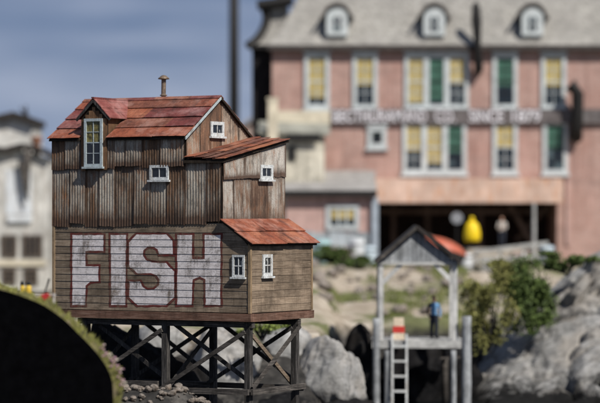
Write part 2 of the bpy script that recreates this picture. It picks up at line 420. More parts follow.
def corrug(mb, P0, ux, nrm, x0, x1, hb, ht, base=.03, pit=.115, amp=.008, wmin=.55, wmax=.95, lap=True):
    P0 = Vector(P0); ux = Vector(ux); nrm = Vector(nrm); x = x0; k = 0
    while x < x1-.05:
        e = min(x+R.uniform(wmin,wmax), x1)
        if x1-e < .3: e = x1
        xo, eo = x-(.03 if k else 0), e
        n = max(4, int((eo-xo)/pit*6)); b0 = base+(k%2)*.022+R.uniform(0,.012)
        jb, jt = R.uniform(-.07,.07), R.uniform(-.05,.05); sl = R.uniform(-.05,.05); lean = R.uniform(0,.025)
        vs = []; fs = []; at = []
        ph = R.random()
        for i in range(n+1):
            xx = xo+(eo-xo)*i/n; y = math.sin((xx/pit+ph)*2*math.pi)*amp
            h0 = hb(xx)+jb+sl*(i/n-.5)+noise.noise(Vector((xx*4,k,1)))*.03; h1 = ht(xx)+jt
            eu = abs(2*i/n-1)**6
            for q in range(8):
                at.append(max(eu*.75, (1-q/7)**4, .5*(q/7)**8))
                hh = h0+(h1-h0)*q/7; dent = noise.noise(Vector((xx*1.3,hh*1.3,k*3.1)))*.012
                vs.append(P0+ux*xx+nrm*(b0+y+dent+lean*(1-q/7))+Vector((0,0,hh)))
        for i in range(n):
            for q in range(7):
                a = i*8+q; fs.append((a,a+8,a+9,a+1))
        mb.add(vs, fs, 0, at); x = e; k += 1
def sheets(mb, P0, e, s, L, S, rows, wmin=1.3, wmax=2.2, th=.022, jit=.035, cut=None, mpick=None):
    """overlapping roof sheets: P0 eave corner, e along the eave, s up the slope"""
    P0 = Vector(P0); e = Vector(e).normalized(); s = Vector(s).normalized(); n = e.cross(s).normalized()
    if n.z < 0: n = -n
    rl = S/rows
    for r in range(rows):
        spans = [(0,L)] if not cut else cut(r)
        for (u0,u1) in spans:
            x = u0
            while x < u1-.02:
                q = min(x+R.uniform(wmin,wmax), u1)
                if u1-q < .5: q = u1
                N = 7; top = []; bot = []; j0 = R.uniform(-jit,jit*.3); sk = R.uniform(-.02,.02)
                lift = .012+R.uniform(0,.018)
                for i in range(N+1):
                    xx = x+.004+(q-x-.008)*i/N
                    wv = noise.noise(Vector((xx*2.1,r*5.3,L)))*.02
                    for lv in (0,.5,1):
                        if lv == 0: d = r*rl+j0*(1 if r else .6)+wv+sk*(i/N-.5)-.03
                        elif lv == 1: d = min((r+1)*rl+.06, S)
                        else: d = (r+.5)*rl
                        hz = (lift+.028)*(1-lv)+.004+noise.noise(Vector((xx*1.5,r*2+lv*2,3)))*.012
                        c = P0+e*xx+s*d
                        top.append(c+n*(hz+th)); bot.append(c+n*hz)
                m = mpick(r) if mpick else 0
                vs = top+bot; o = len(top); fs = []
                for i in range(N):
                    for g in range(2):
                        a = i*3+g; fs.append((a,a+3,a+4,a+1)); fs.append((o+a,o+a+1,o+a+4,o+a+3))
                    a = i*3; fs.append((a,o+a,o+a+3,a+3)); a = i*3+2; fs.append((a,a+3,o+a+3,o+a))
                for i in (0,N):
                    for g in range(2):
                        a = i*3+g; fs.append((a,a+1,o+a+1,o+a) if i == 0 else (a,o+a,o+a+1,a+1))
                mb.add(vs, fs, m); x = q

LW, DP, A1, A2 = 8.36, 4.12, -1.148, -2.646   # wall length, depth, the two step-backs
RB, RH, EB, EH = 2.07, 7.9, -.2, 6.42          # ridge and eave
SL = (RH-EH)/(RB-EB)
def roofh(b): return RH-SL*abs(b-RB)
X, Y, Z = (1,0,0), (0,1,0), (0,0,1)

mb = MB(); mb.prism([(-LW,.0,.02),(0,.0,.02),(0,.0,2.6),(A1,.0,3.38),(-LW,.0,3.38)], (0,DP,0)); mb.build('lower_wall', M['core'], house)
mb = MB(); mb.prism([(-LW+.02,.0,3.4),(-LW+.02,DP,3.4),(-LW+.02,DP,roofh(DP)-.06),(-LW+.02,RB,RH-.06),(-LW+.02,0,roofh(0)-.06)], (LW+A2-.02,0,0)); mb.build('upper_wall', M['core'], house)
mb = MB(); mb.prism([(A2+.005,0,3.4),(A2+.005,DP+.05,3.4),(A2+.005,DP+.05,6.3),(A2+.005,0,5.5)], (A1-A2-.005,0,0)); mb.build('lean_to_wall', M['core'], house)
# lower boards
mb = MB()
siding(mb, (0,0,0), X, (0,-1,0), -LW, lambda h: 0 if h < 2.66 else max(A1, -(h-2.66)/.68), .3, 3.38)
front = mb.build('front_clapboards', M['clap'], house)
mb = MB(); siding(mb, (0,0,0), Y, X, 0.0, DP, .3, 2.62); mb.build('end_clapboards', M['clap_light'], house)
for bxs in ((-.05,.05,-.05,.05,.29,2.72),(-.045,.055,DP-.06,DP+.04,.29,2.7),(-LW-.05,-LW+.06,-.055,.05,.29,3.4)):
    mb = MB(); mb.box(*bxs); mb.build('corner_board', M['trim'], house)
mb = MB()
mb.box(-LW-.08,.1,-.12,.14,.0,.28,0,.012); mb.box(-.14,.09,.15,DP+.08,.005,.27,0,.012); mb.box(-LW-.06,.08,DP-.16,DP+.06,.0,.27)
for i in range(18): mb.box(-LW+.2+i*.47,-LW+.38+i*.47,.16,DP-.18,.04,.24)
mb.build('base_sill', M['sill'], house)
# corrugated upper walls, two rows on the front
mb = MB()
corrug(mb, (0,0,0), X, (0,-1,0), -LW-.05, A2, lambda x: 3.33, lambda x: 5.45, .028)
corrug(mb, (0,0,0), X, (0,-1,0), A2, A1+.02, lambda x: 3.4, lambda x: 5.6, .03)
corrug(mb, (0,0,0), X, (0,-1,0), -LW-.05, A2, lambda x: 5.38, lambda x: 6.52, .07, wmin=.45)
mb.build('front_corrugated_cladding', M['corr'], house)
mb = MB()
corrug(mb, (A2,0,0), Y, X, 0, DP, lambda b: 4.0, lambda b: roofh(b)-.08, .015)
mb.build('gable_cladding', M['corr_gable'], house)
mb = MB()
corrug(mb, (A1,0,0), Y, X, 0, DP+.05, lambda b: 3.25, lambda b: 5.0+.12*b/4, .012, wmin=.7, wmax=1.2)
corrug(mb, (A1,0,0), Y, X, 0, DP+.05, lambda b: 4.95+.16*b/4, lambda b: 5.52+b*.19, .05, wmin=.8, wmax=1.6)
mb.build('lean_to_cladding', M['corr_pale'], house)
mb = MB(); corrug(mb, (-LW,0,0), Y, (-1,0,0), 0, DP, lambda b: 3.3, lambda b: roofh(b)-.08, .02)
mb.build('rear_gable_cladding', M['corr'], house)
# main roof
DA, DW = -6.49, .6
La, Ra = -LW-.14, A2+.12
mb = MB()
def slab(a0,a1,b0,b1):
    mb.hexa([(a0,b0,roofh(b0)-.07),(a1,b0,roofh(b0)-.07),(a1,b1,roofh(b1)-.07),(a0,b1,roofh(b1)-.07)],
            [(a0,b0,roofh(b0)),(a1,b0,roofh(b0)),(a1,b1,roofh(b1)),(a0,b1,roofh(b1))])
slab(La+.05, DA-DW, EB, .95); slab(DA+DW, Ra-.04, EB, .95); slab(La+.05, Ra-.04, .95, RB); slab(La+.05, Ra-.04, RB, DP+.28)
roof_deck = mb.build('roof', M['core'], house)
mb = MB(); Sln = math.hypot(RB-EB, RH-EH)
def cut(r):
    if r < 2: return [(0, DA-DW-La), (DA+DW-La, Ra-La)]
    return [(0, Ra-La)]
sheets(mb, (La,EB,EH), X, (0,RB-EB,RH-EH), Ra-La, Sln, 4, cut=cut, mpick=lambda r: R.choice([0,0,0,1,2] if r > 0 else [2,2,0,2]))
sheets(mb, (La,DP+.3,roofh(DP+.3)), X, (0,RB-DP-.3,RH-roofh(DP+.3)), Ra-La, math.hypot(DP+.3-RB, RH-roofh(DP+.3)), 4)
# ridge cap
x = La
while x < Ra-.1:
    q = min(x+R.uniform(1.2,2.0), Ra+.02); z = RH+.055+R.uniform(0,.012)
    mb.hexa([(x,RB-.16,z-.12),(q,RB-.16,z-.12),(q,RB,z-.02),(x,RB,z-.02)], [(x,RB-.17,z-.095),(q,RB-.17,z-.095),(q,RB,z+.01),(x,RB,z+.01)], R.choice([0,1]))
    mb.hexa([(x,RB,z-.02),(q,RB,z-.02),(q,RB+.16,z-.12),(x,RB+.16,z-.12)], [(x,RB,z+.01),(q,RB,z+.01),(q,RB+.17,z-.095),(x,RB+.17,z-.095)], 0)
    x = q
mb.build('roof_sheeting', [M['roof'],M['roof_maroon'],M['roof_orange']], roof_deck)
for (b0,b1,m_) in ((EB-.02,RB,M['grey_frame']),(RB,DP+.3,M['core'])):
    mb = MB()
    mb.hexa([(Ra-.01,b0,roofh(b0)-.08),(Ra+.03,b0,roofh(b0)-.08),(Ra+.03,b1,roofh(b1)-.08),(Ra-.01,b1,roofh(b1)-.08)],
            [(Ra-.01,b0,roofh(b0)+.01),(Ra+.03,b0,roofh(b0)+.01),(Ra+.03,b1,roofh(b1)+.01),(Ra-.01,b1,roofh(b1)+.01)])
    mb.build('barge_board', m_, roof_deck)
# stovepipe
mb = MB(); ca, cb_ = -5.08, 2.2
mb.tube([(ca,cb_,RH-.2),(ca,cb_,RH+.2),(ca+.01,cb_,RH+.72)], .085, 14)
mb.lathe((ca,cb_,RH+.1), [(.1,0),(.13,.02),(.13,.05),(.1,.06)], 14)
ch = mb.build('chimney', M['pipe'], house)
mb = MB(); mb.lathe((ca+.01,cb_,RH+.7), [(.1,0),(.21,.02),(.205,.05),(.14,.1),(.1,.14),(.03,.165)], 16); mb.build('chimney_cap', M['pipe'], ch, smooth=True)
# dormer
mb = MB()
fy = -.12; aE, hE, hA = .74, 7.14, 7.84
mb.prism([(DA-.56,fy,5.3),(DA+.56,fy,5.3),(DA+.56,fy,hE+.02),(DA,fy,hA-.14),(DA-.56,fy,hE+.02)], (0,.06,0))
dorm = mb.build('dormer', M['core'], house)
mb = MB()
i = 0; x = DA-.56
while x < DA+.55:                      # upright boards of the dormer face
    q = min(x+R.uniform(.13,.19), DA+.56); top = hE-.02+(.56-max(abs(x-DA),abs(q-DA)))*.9
    mb.box(x+.004,q-.004,fy-.028-R.uniform(0,.012),fy-.001,5.34+R.uniform(-.08,.05),top); x = q
for s_ in (-1,1):
    mb.prism([(DA+s_*.56,fy+.062,roofh(0)-.4),(DA+s_*.56,fy+.062,hE+.1),(DA+s_*.56,1.15,hE+.1),(DA+s_*.56,.95,roofh(.95)-.3)], (-s_*.04,0,0))
mb.build('dormer_boards', wood('dormer_wood', [(.06,.03,.016),(.17,.092,.05),(.26,.17,.1)], False, 1, .9), dorm)
mb = MB()
for s_ in (-1,1):
    for (k0,k1,m) in ((0,.52,1),(.48,1.0,1)):
        a0, a1 = s_*aE*k0, s_*aE*k1; h0, h1 = hA-(hA-hE)*k0, hA-(hA-hE)*k1; lift = .0 if k0 else .022
        bb0, bb1 = 1.95-.95*k0, 1.95-.95*k1
        q = [(DA+a0,-.22,h0+lift),(DA+a1,-.22+R.uniform(-.02,.02),h1+lift),(DA+a1,bb1+.25,h1+lift),(DA+a0,bb0+.25,h0+lift)]
        mb.hexa(q, [(p[0],p[1],p[2]+.035) for p in q], m)
mb.box(DA-.06,DA+.06,-.225,2.0,hA+.02,hA+.065,1,.01)
mb.build('dormer_roof', [M['roof'],M['roof_maroon']], dorm)
mb = MB()
for s_ in (-1,1): mb.bar((DA,-.2,hA-.06),(DA+s_*aE,-.2,hE-.06), .035, .09)
mb.build('dormer_barge_board', M['post'], dorm)
# lean-to roofs
mb = MB(); l0 = A2+.01; l1 = A1+.12
def l1h(b): return 5.6+(b+.14)*.181
mb.hexa([(l0,-.14,l1h(-.14)-.09),(l1,-.14,l1h(-.14)-.09),(l1,DP+.18,l1h(DP+.18)-.09),(l0,DP+.18,l1h(DP+.18)-.09)],
        [(l0,-.14,l1h(-.14)),(l1,-.14,l1h(-.14)-.0),(l1,DP+.18,l1h(DP+.18)),(l0,DP+.18,l1h(DP+.18))])
lr = mb.build('lean_to_roof', M['core'], house)
mb = MB()
sheets(mb, (l1+.06,-.17,l1h(-.17)), (0,1,.181), (-1,0,.07), 4.5, l1-l0+.06, 4, .9, 2.3, .02, .04, None, lambda r: R.choice([0,1,2]))
mb.build('lean_to_roof_sheeting', [M['roof_brown'],M['roof_orange'],M['roof_brown']], lr)
mb = MB()
def l2h(a): return 3.56-(a-A1)*.68
a0, a1 = A1+.005, .13
mb.hexa([(a0,-.13,l2h(a0)-.08),(a1,-.13,l2h(a1)-.08),(a1,DP+.2,l2h(a1)-.08),(a0,DP+.2,l2h(a0)-.08)],
        [(a0,-.13,l2h(a0)),(a1,-.13,l2h(a1)),(a1,DP+.2,l2h(a1)),(a0,DP+.2,l2h(a0))])
lr2 = mb.build('side_roof', M['core'], house)
mb = MB()
sheets(mb, (a1+.05,-.2,l2h(a1+.05)), Y, (-1,0,.68), DP+.47, math.hypot(a1-a0,(a1-a0)*.68)+.03, 2, 1.5, 2.6, .024, .03, None, lambda r: 0)
mb.build('side_roof_sheeting', M['roof_orange'], lr2)
# house windows: frame with bars, sill and glass; n outward
def window(P, ux, nrm, wd, ht, cols, rows, fw, mat, panes, sill=True, parent=house, bar=.025):
    P = Vector(P); ux = Vector(ux); nrm = Vector(nrm); up = Vector((0,0,1))
    def bx(m_, u0,u1,v0,v1,d0,d1):
        b = [P+ux*u0+up*v0+nrm*d0, P+ux*u1+up*v0+nrm*d0, P+ux*u1+up*v1+nrm*d0, P+ux*u0+up*v1+nrm*d0]
        m_.hexa(b, [q+nrm*(d1-d0) for q in b])
    m_ = MB(); hw = wd/2
    bx(m_,-hw,-hw+fw,0,ht,0,.05); bx(m_,hw-fw,hw,0,ht,0,.05); bx(m_,-hw+fw,hw-fw,ht-fw,ht,0,.052); bx(m_,-hw+fw,hw-fw,0,fw,0,.048)
    for c in range(1,cols):
        x = -hw+fw+(wd-2*fw)*c/cols; bx(m_,x-bar/2,x+bar/2,fw,ht-fw,.0,.034)
    for r in range(1,rows):
        z = fw+(ht-2*fw)*r/rows; wb = bar*1.6 if r*2 == rows else bar; bx(m_,-hw+fw,hw-fw,z-wb/2,z+wb/2,.0,.03)
    fr = m_.build('window', mat, parent)
    if sill:
        m_ = MB(); bx(m_,-hw-.06,hw+.06,-.07,-.003,0,.11); m_.build('window_sill', mat, fr)
    for (k0,k1,pm) in panes:
        m_ = MB(); bx(m_,-hw+fw-.005,hw-fw+.005,fw+(ht-2*fw)*k0,fw+(ht-2*fw)*k1,-.01,.012); m_.build('pane', M[pm], fr)
    return fr
N_ = (0,-1,0)
window((DA,fy-.04,5.42), X, N_, .8, 1.72, 2, 4, .1, M['grey_frame'], [(0,.5,'pane'),(.5,1,'pane_yellow')], parent=dorm)
window((-3.72,-.06,4.93), X, N_, .8, .52, 2, 1, .095, M['white_frame'], [(0,1,'pane')])
window((A2+.035,1.93,6.5), Y, X, .86, .52, 2, 1, .12, M['white_frame'], [(0,1,'pane')])
window((A1+.075,2.78,4.96), Y, X, .84, .52, 2, 1, .12, M['white_frame'], [(0,1,'pane')])
window((-.435,-.032,1.55), X, N_, .5, .76, 2, 2, .075, M['white_frame'], [(0,1,'pane')])
window((.03,1.06,1.56), Y, X, .62, .76, 2, 2, .12, M['white_frame'], [(0,1,'pane')])
# FISH lettering, clipped into the boards
def zz(p): return (60+p[0]/3.5294, 225+p[1]/3.5333)
LET = [
 [(45,35),(155,35),(155,92),(92,92),(92,146),(138,146),(138,198),(108,200),(92,214),(90,283),(45,283)],
 [(180,35),(235,35),(232,283),(182,283)],
 [(245,62),(272,33),(376,33),(398,56),(400,104),(352,104),(346,86),(330,76),(310,77),(296,89),(294,108),(305,124),(326,132),(352,134),(376,134),(405,165),(405,255),(376,283),(275,283),(246,256),(246,199),(284,199),(292,218),(310,230),(334,228),(351,213),(353,193),(342,177),(322,170),(298,170),(275,171),(245,146)],
 [(415,35),(468,35),(468,120),(512,120),(512,35),(568,35),(568,283),(515,283),(515,192),(495,182),(470,192),(466,283),(415,283)],
]
def to_wall(p):
    px, py = zz(p); a = wall_a(px); return Vector((a, 0, wall_h(a,py)))
def paint_mesh(polys, name, mat, lift, parent):
    bm = bmesh.new()
    for poly in polys:
        vs = [bm.verts.new(to_wall(p)) for p in poly]; bm.faces.new(vs)
    bm.normal_update(); bmesh.ops.triangulate(bm, faces=bm.faces[:], ngon_method='EAR_CLIP')
    for k in range(0,14):
        for hh in (.3+PITCH*k-.002, .3+PITCH*k+.012):
            bmesh.ops.bisect_plane(bm, geom=bm.verts[:]+bm.edges[:]+bm.faces[:], plane_co=(0,0,hh), plane_no=(0,0,1))
    kill = []
    for f in bm.faces:
        z = f.calc_center_median().z; t_ = ((z-.3+.002)/PITCH) % 1.0
        if t_ < .014/PITCH: kill.append(f)
    bmesh.ops.delete(bm, geom=kill, context='FACES')
    bm.faces.ensure_lookup_table()
    out = MB()
    for f in bm.faces:
        zc = f.calc_center_median().z; k = math.floor((zc-.3)/PITCH)
        fr = []
        for v in f.verts:
            t_ = (v.co.z-.3-k*PITCH)/PITCH
            fr.append(Vector((v.co.x, -(.029-.014*t_/1.08)-.004-lift, v.co.z)))
        n_ = (fr[1]-fr[0]).cross(fr[2]-fr[0])
        if n_.y > 0: fr.reverse()
        out.add(fr, [tuple(range(len(fr)))])
    bm.free()
    return out.build(name, mat, parent)
def outline(poly, w_):
    n = len(poly); ar = sum(poly[i][0]*poly[(i+1)%n][1]-poly[(i+1)%n][0]*poly[i][1] for i in range(n))
    sg = 1 if ar > 0 else -1
    off = []
    for i in range(n):
        p0, p1, p2 = Vector(poly[i-1]), Vector(poly[i]), Vector(poly[(i+1)%n])
        d1, d2 = (p1-p0).normalized(), (p2-p1).normalized()
        n1 = Vector((d1.y,-d1.x))*sg; n2 = Vector((d2.y,-d2.x))*sg
        m_ = (n1+n2); m_ = m_.normalized() if m_.length > 1e-3 else n1
        k = min(2.0, 1/max(.35, m_.dot(n1)))
        off.append(p1+m_*w_*k)
    out = []
    for i in range(n):                 # brush-wide strokes of uneven width
        a, b, c, d = Vector(poly[i]), Vector(poly[(i+1)%n]), off[i], off[(i+1)%n]
        m_ = max(1, int((b-a).length/14)); pr = None
        for q in range(m_+1):
            f = q/m_; p_, o_ = a.lerp(b,f), c.lerp(d,f)
            if 0 < q < m_: k = R.uniform(.68,1.22); e = R.uniform(-.22,.12); p_, o_ = p_+(o_-p_)*e, p_+(o_-p_)*k
            if pr: out.append([tuple(pr[0]),tuple(p_),tuple(o_),tuple(pr[1])])
            pr = (p_, o_)
    return out
let = paint_mesh(LET, 'lettering', M['paint_white'], 0, front)
paint_mesh([q for p in LET for q in outline(p, 7.5)], 'lettering_outline', M['paint_red'], .0015, front)
# trestle
PA = [-.16,-3.617,-7.05]; PB = [.15,3.25]
for a in PA:
    for b in PB:
        mb = MB(); a_, b_ = a+R.uniform(-.02,.02), b
        p = [Vector((a_+x_*.108,b_+y_*.108,z)) for z in (-4.95,-.0) for x_,y_ in ((-1,-1),(1,-1),(1,1),(-1,1))]
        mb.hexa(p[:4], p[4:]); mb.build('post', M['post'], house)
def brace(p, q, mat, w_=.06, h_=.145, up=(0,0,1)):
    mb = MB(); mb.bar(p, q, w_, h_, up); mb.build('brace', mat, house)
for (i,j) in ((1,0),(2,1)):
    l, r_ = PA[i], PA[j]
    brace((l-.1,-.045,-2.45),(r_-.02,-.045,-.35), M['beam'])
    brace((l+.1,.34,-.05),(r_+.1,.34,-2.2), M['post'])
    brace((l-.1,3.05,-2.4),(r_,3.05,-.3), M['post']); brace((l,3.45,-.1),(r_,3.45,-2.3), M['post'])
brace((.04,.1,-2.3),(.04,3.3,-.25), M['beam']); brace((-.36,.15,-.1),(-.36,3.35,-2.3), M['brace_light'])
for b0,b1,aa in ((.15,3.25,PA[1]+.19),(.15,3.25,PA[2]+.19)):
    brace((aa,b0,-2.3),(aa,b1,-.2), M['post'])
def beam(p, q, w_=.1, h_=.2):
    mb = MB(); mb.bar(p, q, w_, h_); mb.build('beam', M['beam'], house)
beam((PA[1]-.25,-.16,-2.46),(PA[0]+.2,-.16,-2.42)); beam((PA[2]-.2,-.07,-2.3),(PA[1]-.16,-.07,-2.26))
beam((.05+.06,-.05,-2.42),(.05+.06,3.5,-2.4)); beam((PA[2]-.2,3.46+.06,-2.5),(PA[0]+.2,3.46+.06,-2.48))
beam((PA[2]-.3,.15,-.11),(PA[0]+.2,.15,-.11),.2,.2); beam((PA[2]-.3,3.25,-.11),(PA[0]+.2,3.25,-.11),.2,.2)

# ------------------------------------------------------------------ black cut-away bank in the foreground
prof = [(-120,270),(-60,279),(-20,286),(0,290),(20,296),(40,304),(53,312),(66,322),(78,334),(90,346),(100,358),(108,371),(112,384),(113,403),(114,440),(115,520),(116,580)]
YB = 75.0
pp = [Vector(((x-300)*YB/F, 0, CZ-(y-HOR)*YB/F)) for x,y in prof]
def smooth_poly(p, k):
    out = []
    for i in range(len(p)-1):
        p0, p1, p2, p3 = p[max(i-1,0)], p[i], p[i+1], p[min(i+2,len(p)-1)]
        for q in range(k):
            t_ = q/k; out.append(.5*((2*p1)+(p2-p0)*t_+(2*p0-5*p1+4*p2-p3)*t_**2+(3*p1-p0-3*p2+p3)*t_**3))
    return out+[p[-1]]
pp = smooth_poly(pp, 6)
mb = MB(); zb = min(p.z for p in pp)
mb.prism([(p.x,YB,p.z) for p in pp]+[(pp[0].x,YB,zb)], (0,.22,0))
fas = mb.build('fascia_board', plain('matt_black_board', (.0025,.0025,.003), .95, .4, 3, .0))
tag(fas, 'black curved board closing off the grassy bank in the left foreground', 'board')
nrm = []
for i in range(len(pp)):
    d = (pp[min(i+1,len(pp)-1)]-pp[max(i-1,0)]).normalized(); nrm.append(Vector((d.z*-1,0,d.x)) if False else Vector((-d.z,0,d.x)))
rings = [(75.225,-.03),(75.26,.0),(75.45,.05),(75.8,.07),(76.4,.04),(77.4,-.1),(79.2,-.4),(81.6,-1.1),(84.5,-2.2)]
mb = MB(); n = len(pp)
def mound_pt(i, y, o):
    p = pp[i]+nrm[i]*(o+(.15*noise.noise(Vector((i*.33,y*.8,0)))+.08*noise.noise(Vector((i*.7,y*2,3))))*(.2 if y < 75.3 else 1)+(.1*sm(345,372,HOR+(CZ-pp[i].z)*F/YB) if y > 75.3 else 0)); return Vector((p.x, y, p.z))
for y,o in rings:
    for i in range(n): mb.v.append(tuple(mound_pt(i,y,o)))
for j in range(len(rings)-1):
    for i in range(n-1):
        mb.f.append([j*n+i, j*n+i+1, (j+1)*n+i+1, (j+1)*n+i]); mb.m.append(0)
t = NT('mossy_soil'); n1 = t.noise(t.tc.outputs['Object'], 3, 7, .7); n2 = t.noise(t.tc.outputs['Object'], 1.1, 5, .6)
c = t.ramp(n1, [(.3,(.035,.03,.02)),(.5,(.1,.095,.035)),(.7,(.2,.19,.07))])
c = t.mix(t.ramp(n2,[(.5,0.0),(.6,.7)]), c, (.2,.16,.11)); t.bump(n1, .8, .06)
hill = mb.build('hill', t.out(c, .95, 0, .1), None, smooth=True); hill['kind'] = 'structure'
def blades(name, pts, hmin, hmax, wd, mat, label=None, spread=.5):
    mb = MB()
    for p, nn in pts:
        a = R.uniform(0,6.28); h = R.uniform(hmin,hmax); d = Vector((math.cos(a),math.sin(a),0)); s_ = Vector((-d.y,d.x,0))*wd
        tip = p+nn*h+d*h*R.uniform(.1,spread); mid = p+nn*h*.55+d*h*.12
        mb.add([p-s_,p+s_,mid+s_*.7,tip,mid-s_*.7],[(0,1,2,4),(4,2,3)])
    return mb.build(name, mat)
def leafmat(name, a, b, c=None, tr=0.0):
    t = NT(name); i = t.island(); n_ = t.noise(t.tc.outputs['Object'], 1.2, 4, .6)
    col = t.ramp(i, [(0,a),(.75,b),(1,c or b)])
    col = t.mix(t.ramp(n_,[(.4,0.0),(.62,.6)]), col, tuple(min(1,x*1.7) for x in b))
    return t.out(col, .7, 0, .25)
pts = []
for k in range(12000):
    i = R.uniform(0,n-1.001); i0 = int(i); y = 75.28+R.random()**1.5*4.8
    for q in range(len(rings)-1):
        if rings[q][0] <= y <= rings[q+1][0]:
            f_ = (y-rings[q][0])/(rings[q+1][0]-rings[q][0]); o = rings[q][1]*(1-f_)+rings[q+1][1]*f_; break
    tf = noise.noise(Vector((i*.5,y*1.6,5)))
    if tf < -.1: continue
    p = mound_pt(i0,y,o)*(1-(i-i0))+mound_pt(i0+1,y,o)*(i-i0)
    nn = (nrm[i0]*.7+Vector((0,0,.7))).normalized()
    pts.append((p-nn*.02, nn*(.7+2.2*max(0,tf))))
g = blades('grass', pts, .03, .15, .013, leafmat('bank_grass', (.07,.085,.02), (.2,.2,.055), (.32,.27,.13)))
tag(g, 'short dry yellowish green grass along the edge of the foreground bank', 'grass', kind='stuff')
mb = MB()
for k in range(110):
    i = R.choice([R.randint(57,68), R.randint(60,74)]); i = min(i,n-2); y = R.uniform(75.3,76.4); p = mound_pt(i,y,.1+R.uniform(-.05,.1))
    if p.z < 2.2: continue
    mb.ball(p, R.uniform(.018,.045), sc=(1,1,.8), m=R.choice([0,0,1]))
fl = mb.build('flowers', [plain('pink_petals', (.34,.2,.25), .7, .3, 20), plain('cream_petals', (.5,.46,.36), .7, .3, 20)])
tag(fl, 'tiny pink and cream flowers scattered on the lower edge of the foreground bank', 'flowers', kind='stuff')
# canisters and lever on the crest
cblack = plain('black_rubber', (.012,.012,.013), .5, .3, 12); cyel = plain('yellow_plastic', (.62,.42,.05), .4, .15, 12)
def canister(px, label, s_):
    Yc = 76.3; base = W(px, 293.5, Yc); base.z -= .08
    r = thing('yellow_canister', base, label, 'canister', 'yellow canisters on the bank')
    mb = MB(); mb.lathe((0,0,0), [(.06,0),(.076*s_,.02),(.08*s_,.26),(.07*s_,.3),(.05,.315)], 14); mb.build('body', cyel, r, smooth=True)
    mb = MB(); mb.lathe((0,0,.315), [(.055,0),(.06,.01),(.06,.1),(.045,.125),(.02,.13)], 14); mb.build('cap', cblack, r, smooth=True)
canister(22.6, 'left and slimmer of two yellow canisters with black caps on the bank', .92)
canister(28.6, 'right and wider of two yellow canisters with black caps on the bank', 1.08)
base = W(45.5, 299, 76.3); base.z -= .06
r = thing('red_lever', base, 'red lever box with slanting black handle on the grassy bank', 'lever')
mb = MB(); mb.prism([(-.17,-.1,0),(.13,-.1,-.12),(.17,-.1,.14),(.06,-.1,.24),(-.08,-.1,.2),(-.2,-.1,.13)], (0,.2,0)); mb.build('housing', plain('red_enamel', (.4,.025,.03), .35, .3, 10, .5), r)
mb = MB(); mb.tube([(-.02,0,.18),(.02,0,.36),(.1,0,.62)], [.022,.024,.03], 10); mb.ball((.105,0,.635), .034); mb.build('handle', cblack, r)
mb = MB(); mb.bar((-.35,.02,.19),(.3,.02,.17), .05, .06); mb.lathe((.24,0,-.2), [(.04,0),(.04,.33),(.055,.34),(.055,.4),(.03,.42)], 12); mb.build('linkage', plain('grey_bracket', (.4,.38,.36), .5, .4, 12), r)

# ------------------------------------------------------------------ rocks
def rockmat(name, a, b, c, warm, tide=None):
    t = NT(name); o = t.tc.outputs['Object']
    n1 = t.noise(o, 1.1, 10, .75, .4); n2 = t.noise(o, .5, 5, .6); n3 = t.noise(o, 6, 8, .75)
    col = t.ramp(n1, [(.28,a),(.46,b),(.72,c)])
    col = t.mix(t.ramp(n2,[(.46,0.0),(.62,.8)]), col, warm)
    ls = t.noise(t.mapping((.9,.9,3.2),(3,6,2)), 1.3, 7, .7, .5)
    col = t.mix(t.ramp(ls,[(.5,0.0),(.66,.6)]), col, tuple(x*.5 for x in a))
    v = t.n('ShaderNodeTexVoronoi', feature='DISTANCE_TO_EDGE'); v.inputs['Scale'].default_value = .42
    mpn = t.mapping((1,1,.6)); vd = t.n('ShaderNodeVectorMath', operation='ADD')
    nn = t.n('ShaderNodeTexNoise'); nn.inputs['Scale'].default_value = 1.6; nn.inputs['Detail'].default_value = 6; t.l(mpn, nn.inputs['Vector'])
    t.l(mpn, vd.inputs[0]); t.l(nn.outputs[1], vd.inputs[1]); t.l(vd.outputs[0], v.inputs['Vector'])
    col = t.mix(t.ramp(v.outputs[0],[(.0,.6),(.03,0.0)]), col, tuple(x*.35 for x in a))
    col = t.mix(t.ramp(n3,[(.5,0.0),(.68,.55)]), col, tuple(x*.6 for x in a))
    if tide is not None:
        geo = t.n('ShaderNodeNewGeometry'); sp_ = t.n('ShaderNodeSeparateXYZ'); t.l(geo.outputs['Position'], sp_.inputs[0])
        hh = t.math('ADD', sp_.outputs[2], t.math('MULTIPLY', t.math('SUBTRACT', n1, .5), 3.0))
        col = t.mix(t.ramp(t.math('MULTIPLY', hh, .2), [(tide*.2-.02,1.0),(tide*.2+.1,0.0)]), col, (.014,.014,.014))
    t.bump(n3, .8, .06)
    return t.out(col, .95, 0, .05)
M['rock'] = rockmat('pale_granite', (.13,.128,.125), (.31,.308,.3), (.46,.455,.45), (.3,.26,.22))
M['rock_tidal'] = rockmat('tidal_rock', (.16,.157,.15), (.27,.267,.26), (.4,.395,.39), (.29,.265,.235), .25)
M['rock_dark_shade'] = rockmat('wet_rock_and_shade', (.006,.006,.007), (.013,.013,.014), (.035,.034,.035), (.02,.017,.015))  # wet rock; its black also serves as house shadow behind the left stilts
M['rubble'] = rockmat('tan_rubble', (.09,.075,.062), (.22,.19,.165), (.4,.37,.34), (.22,.16,.12))
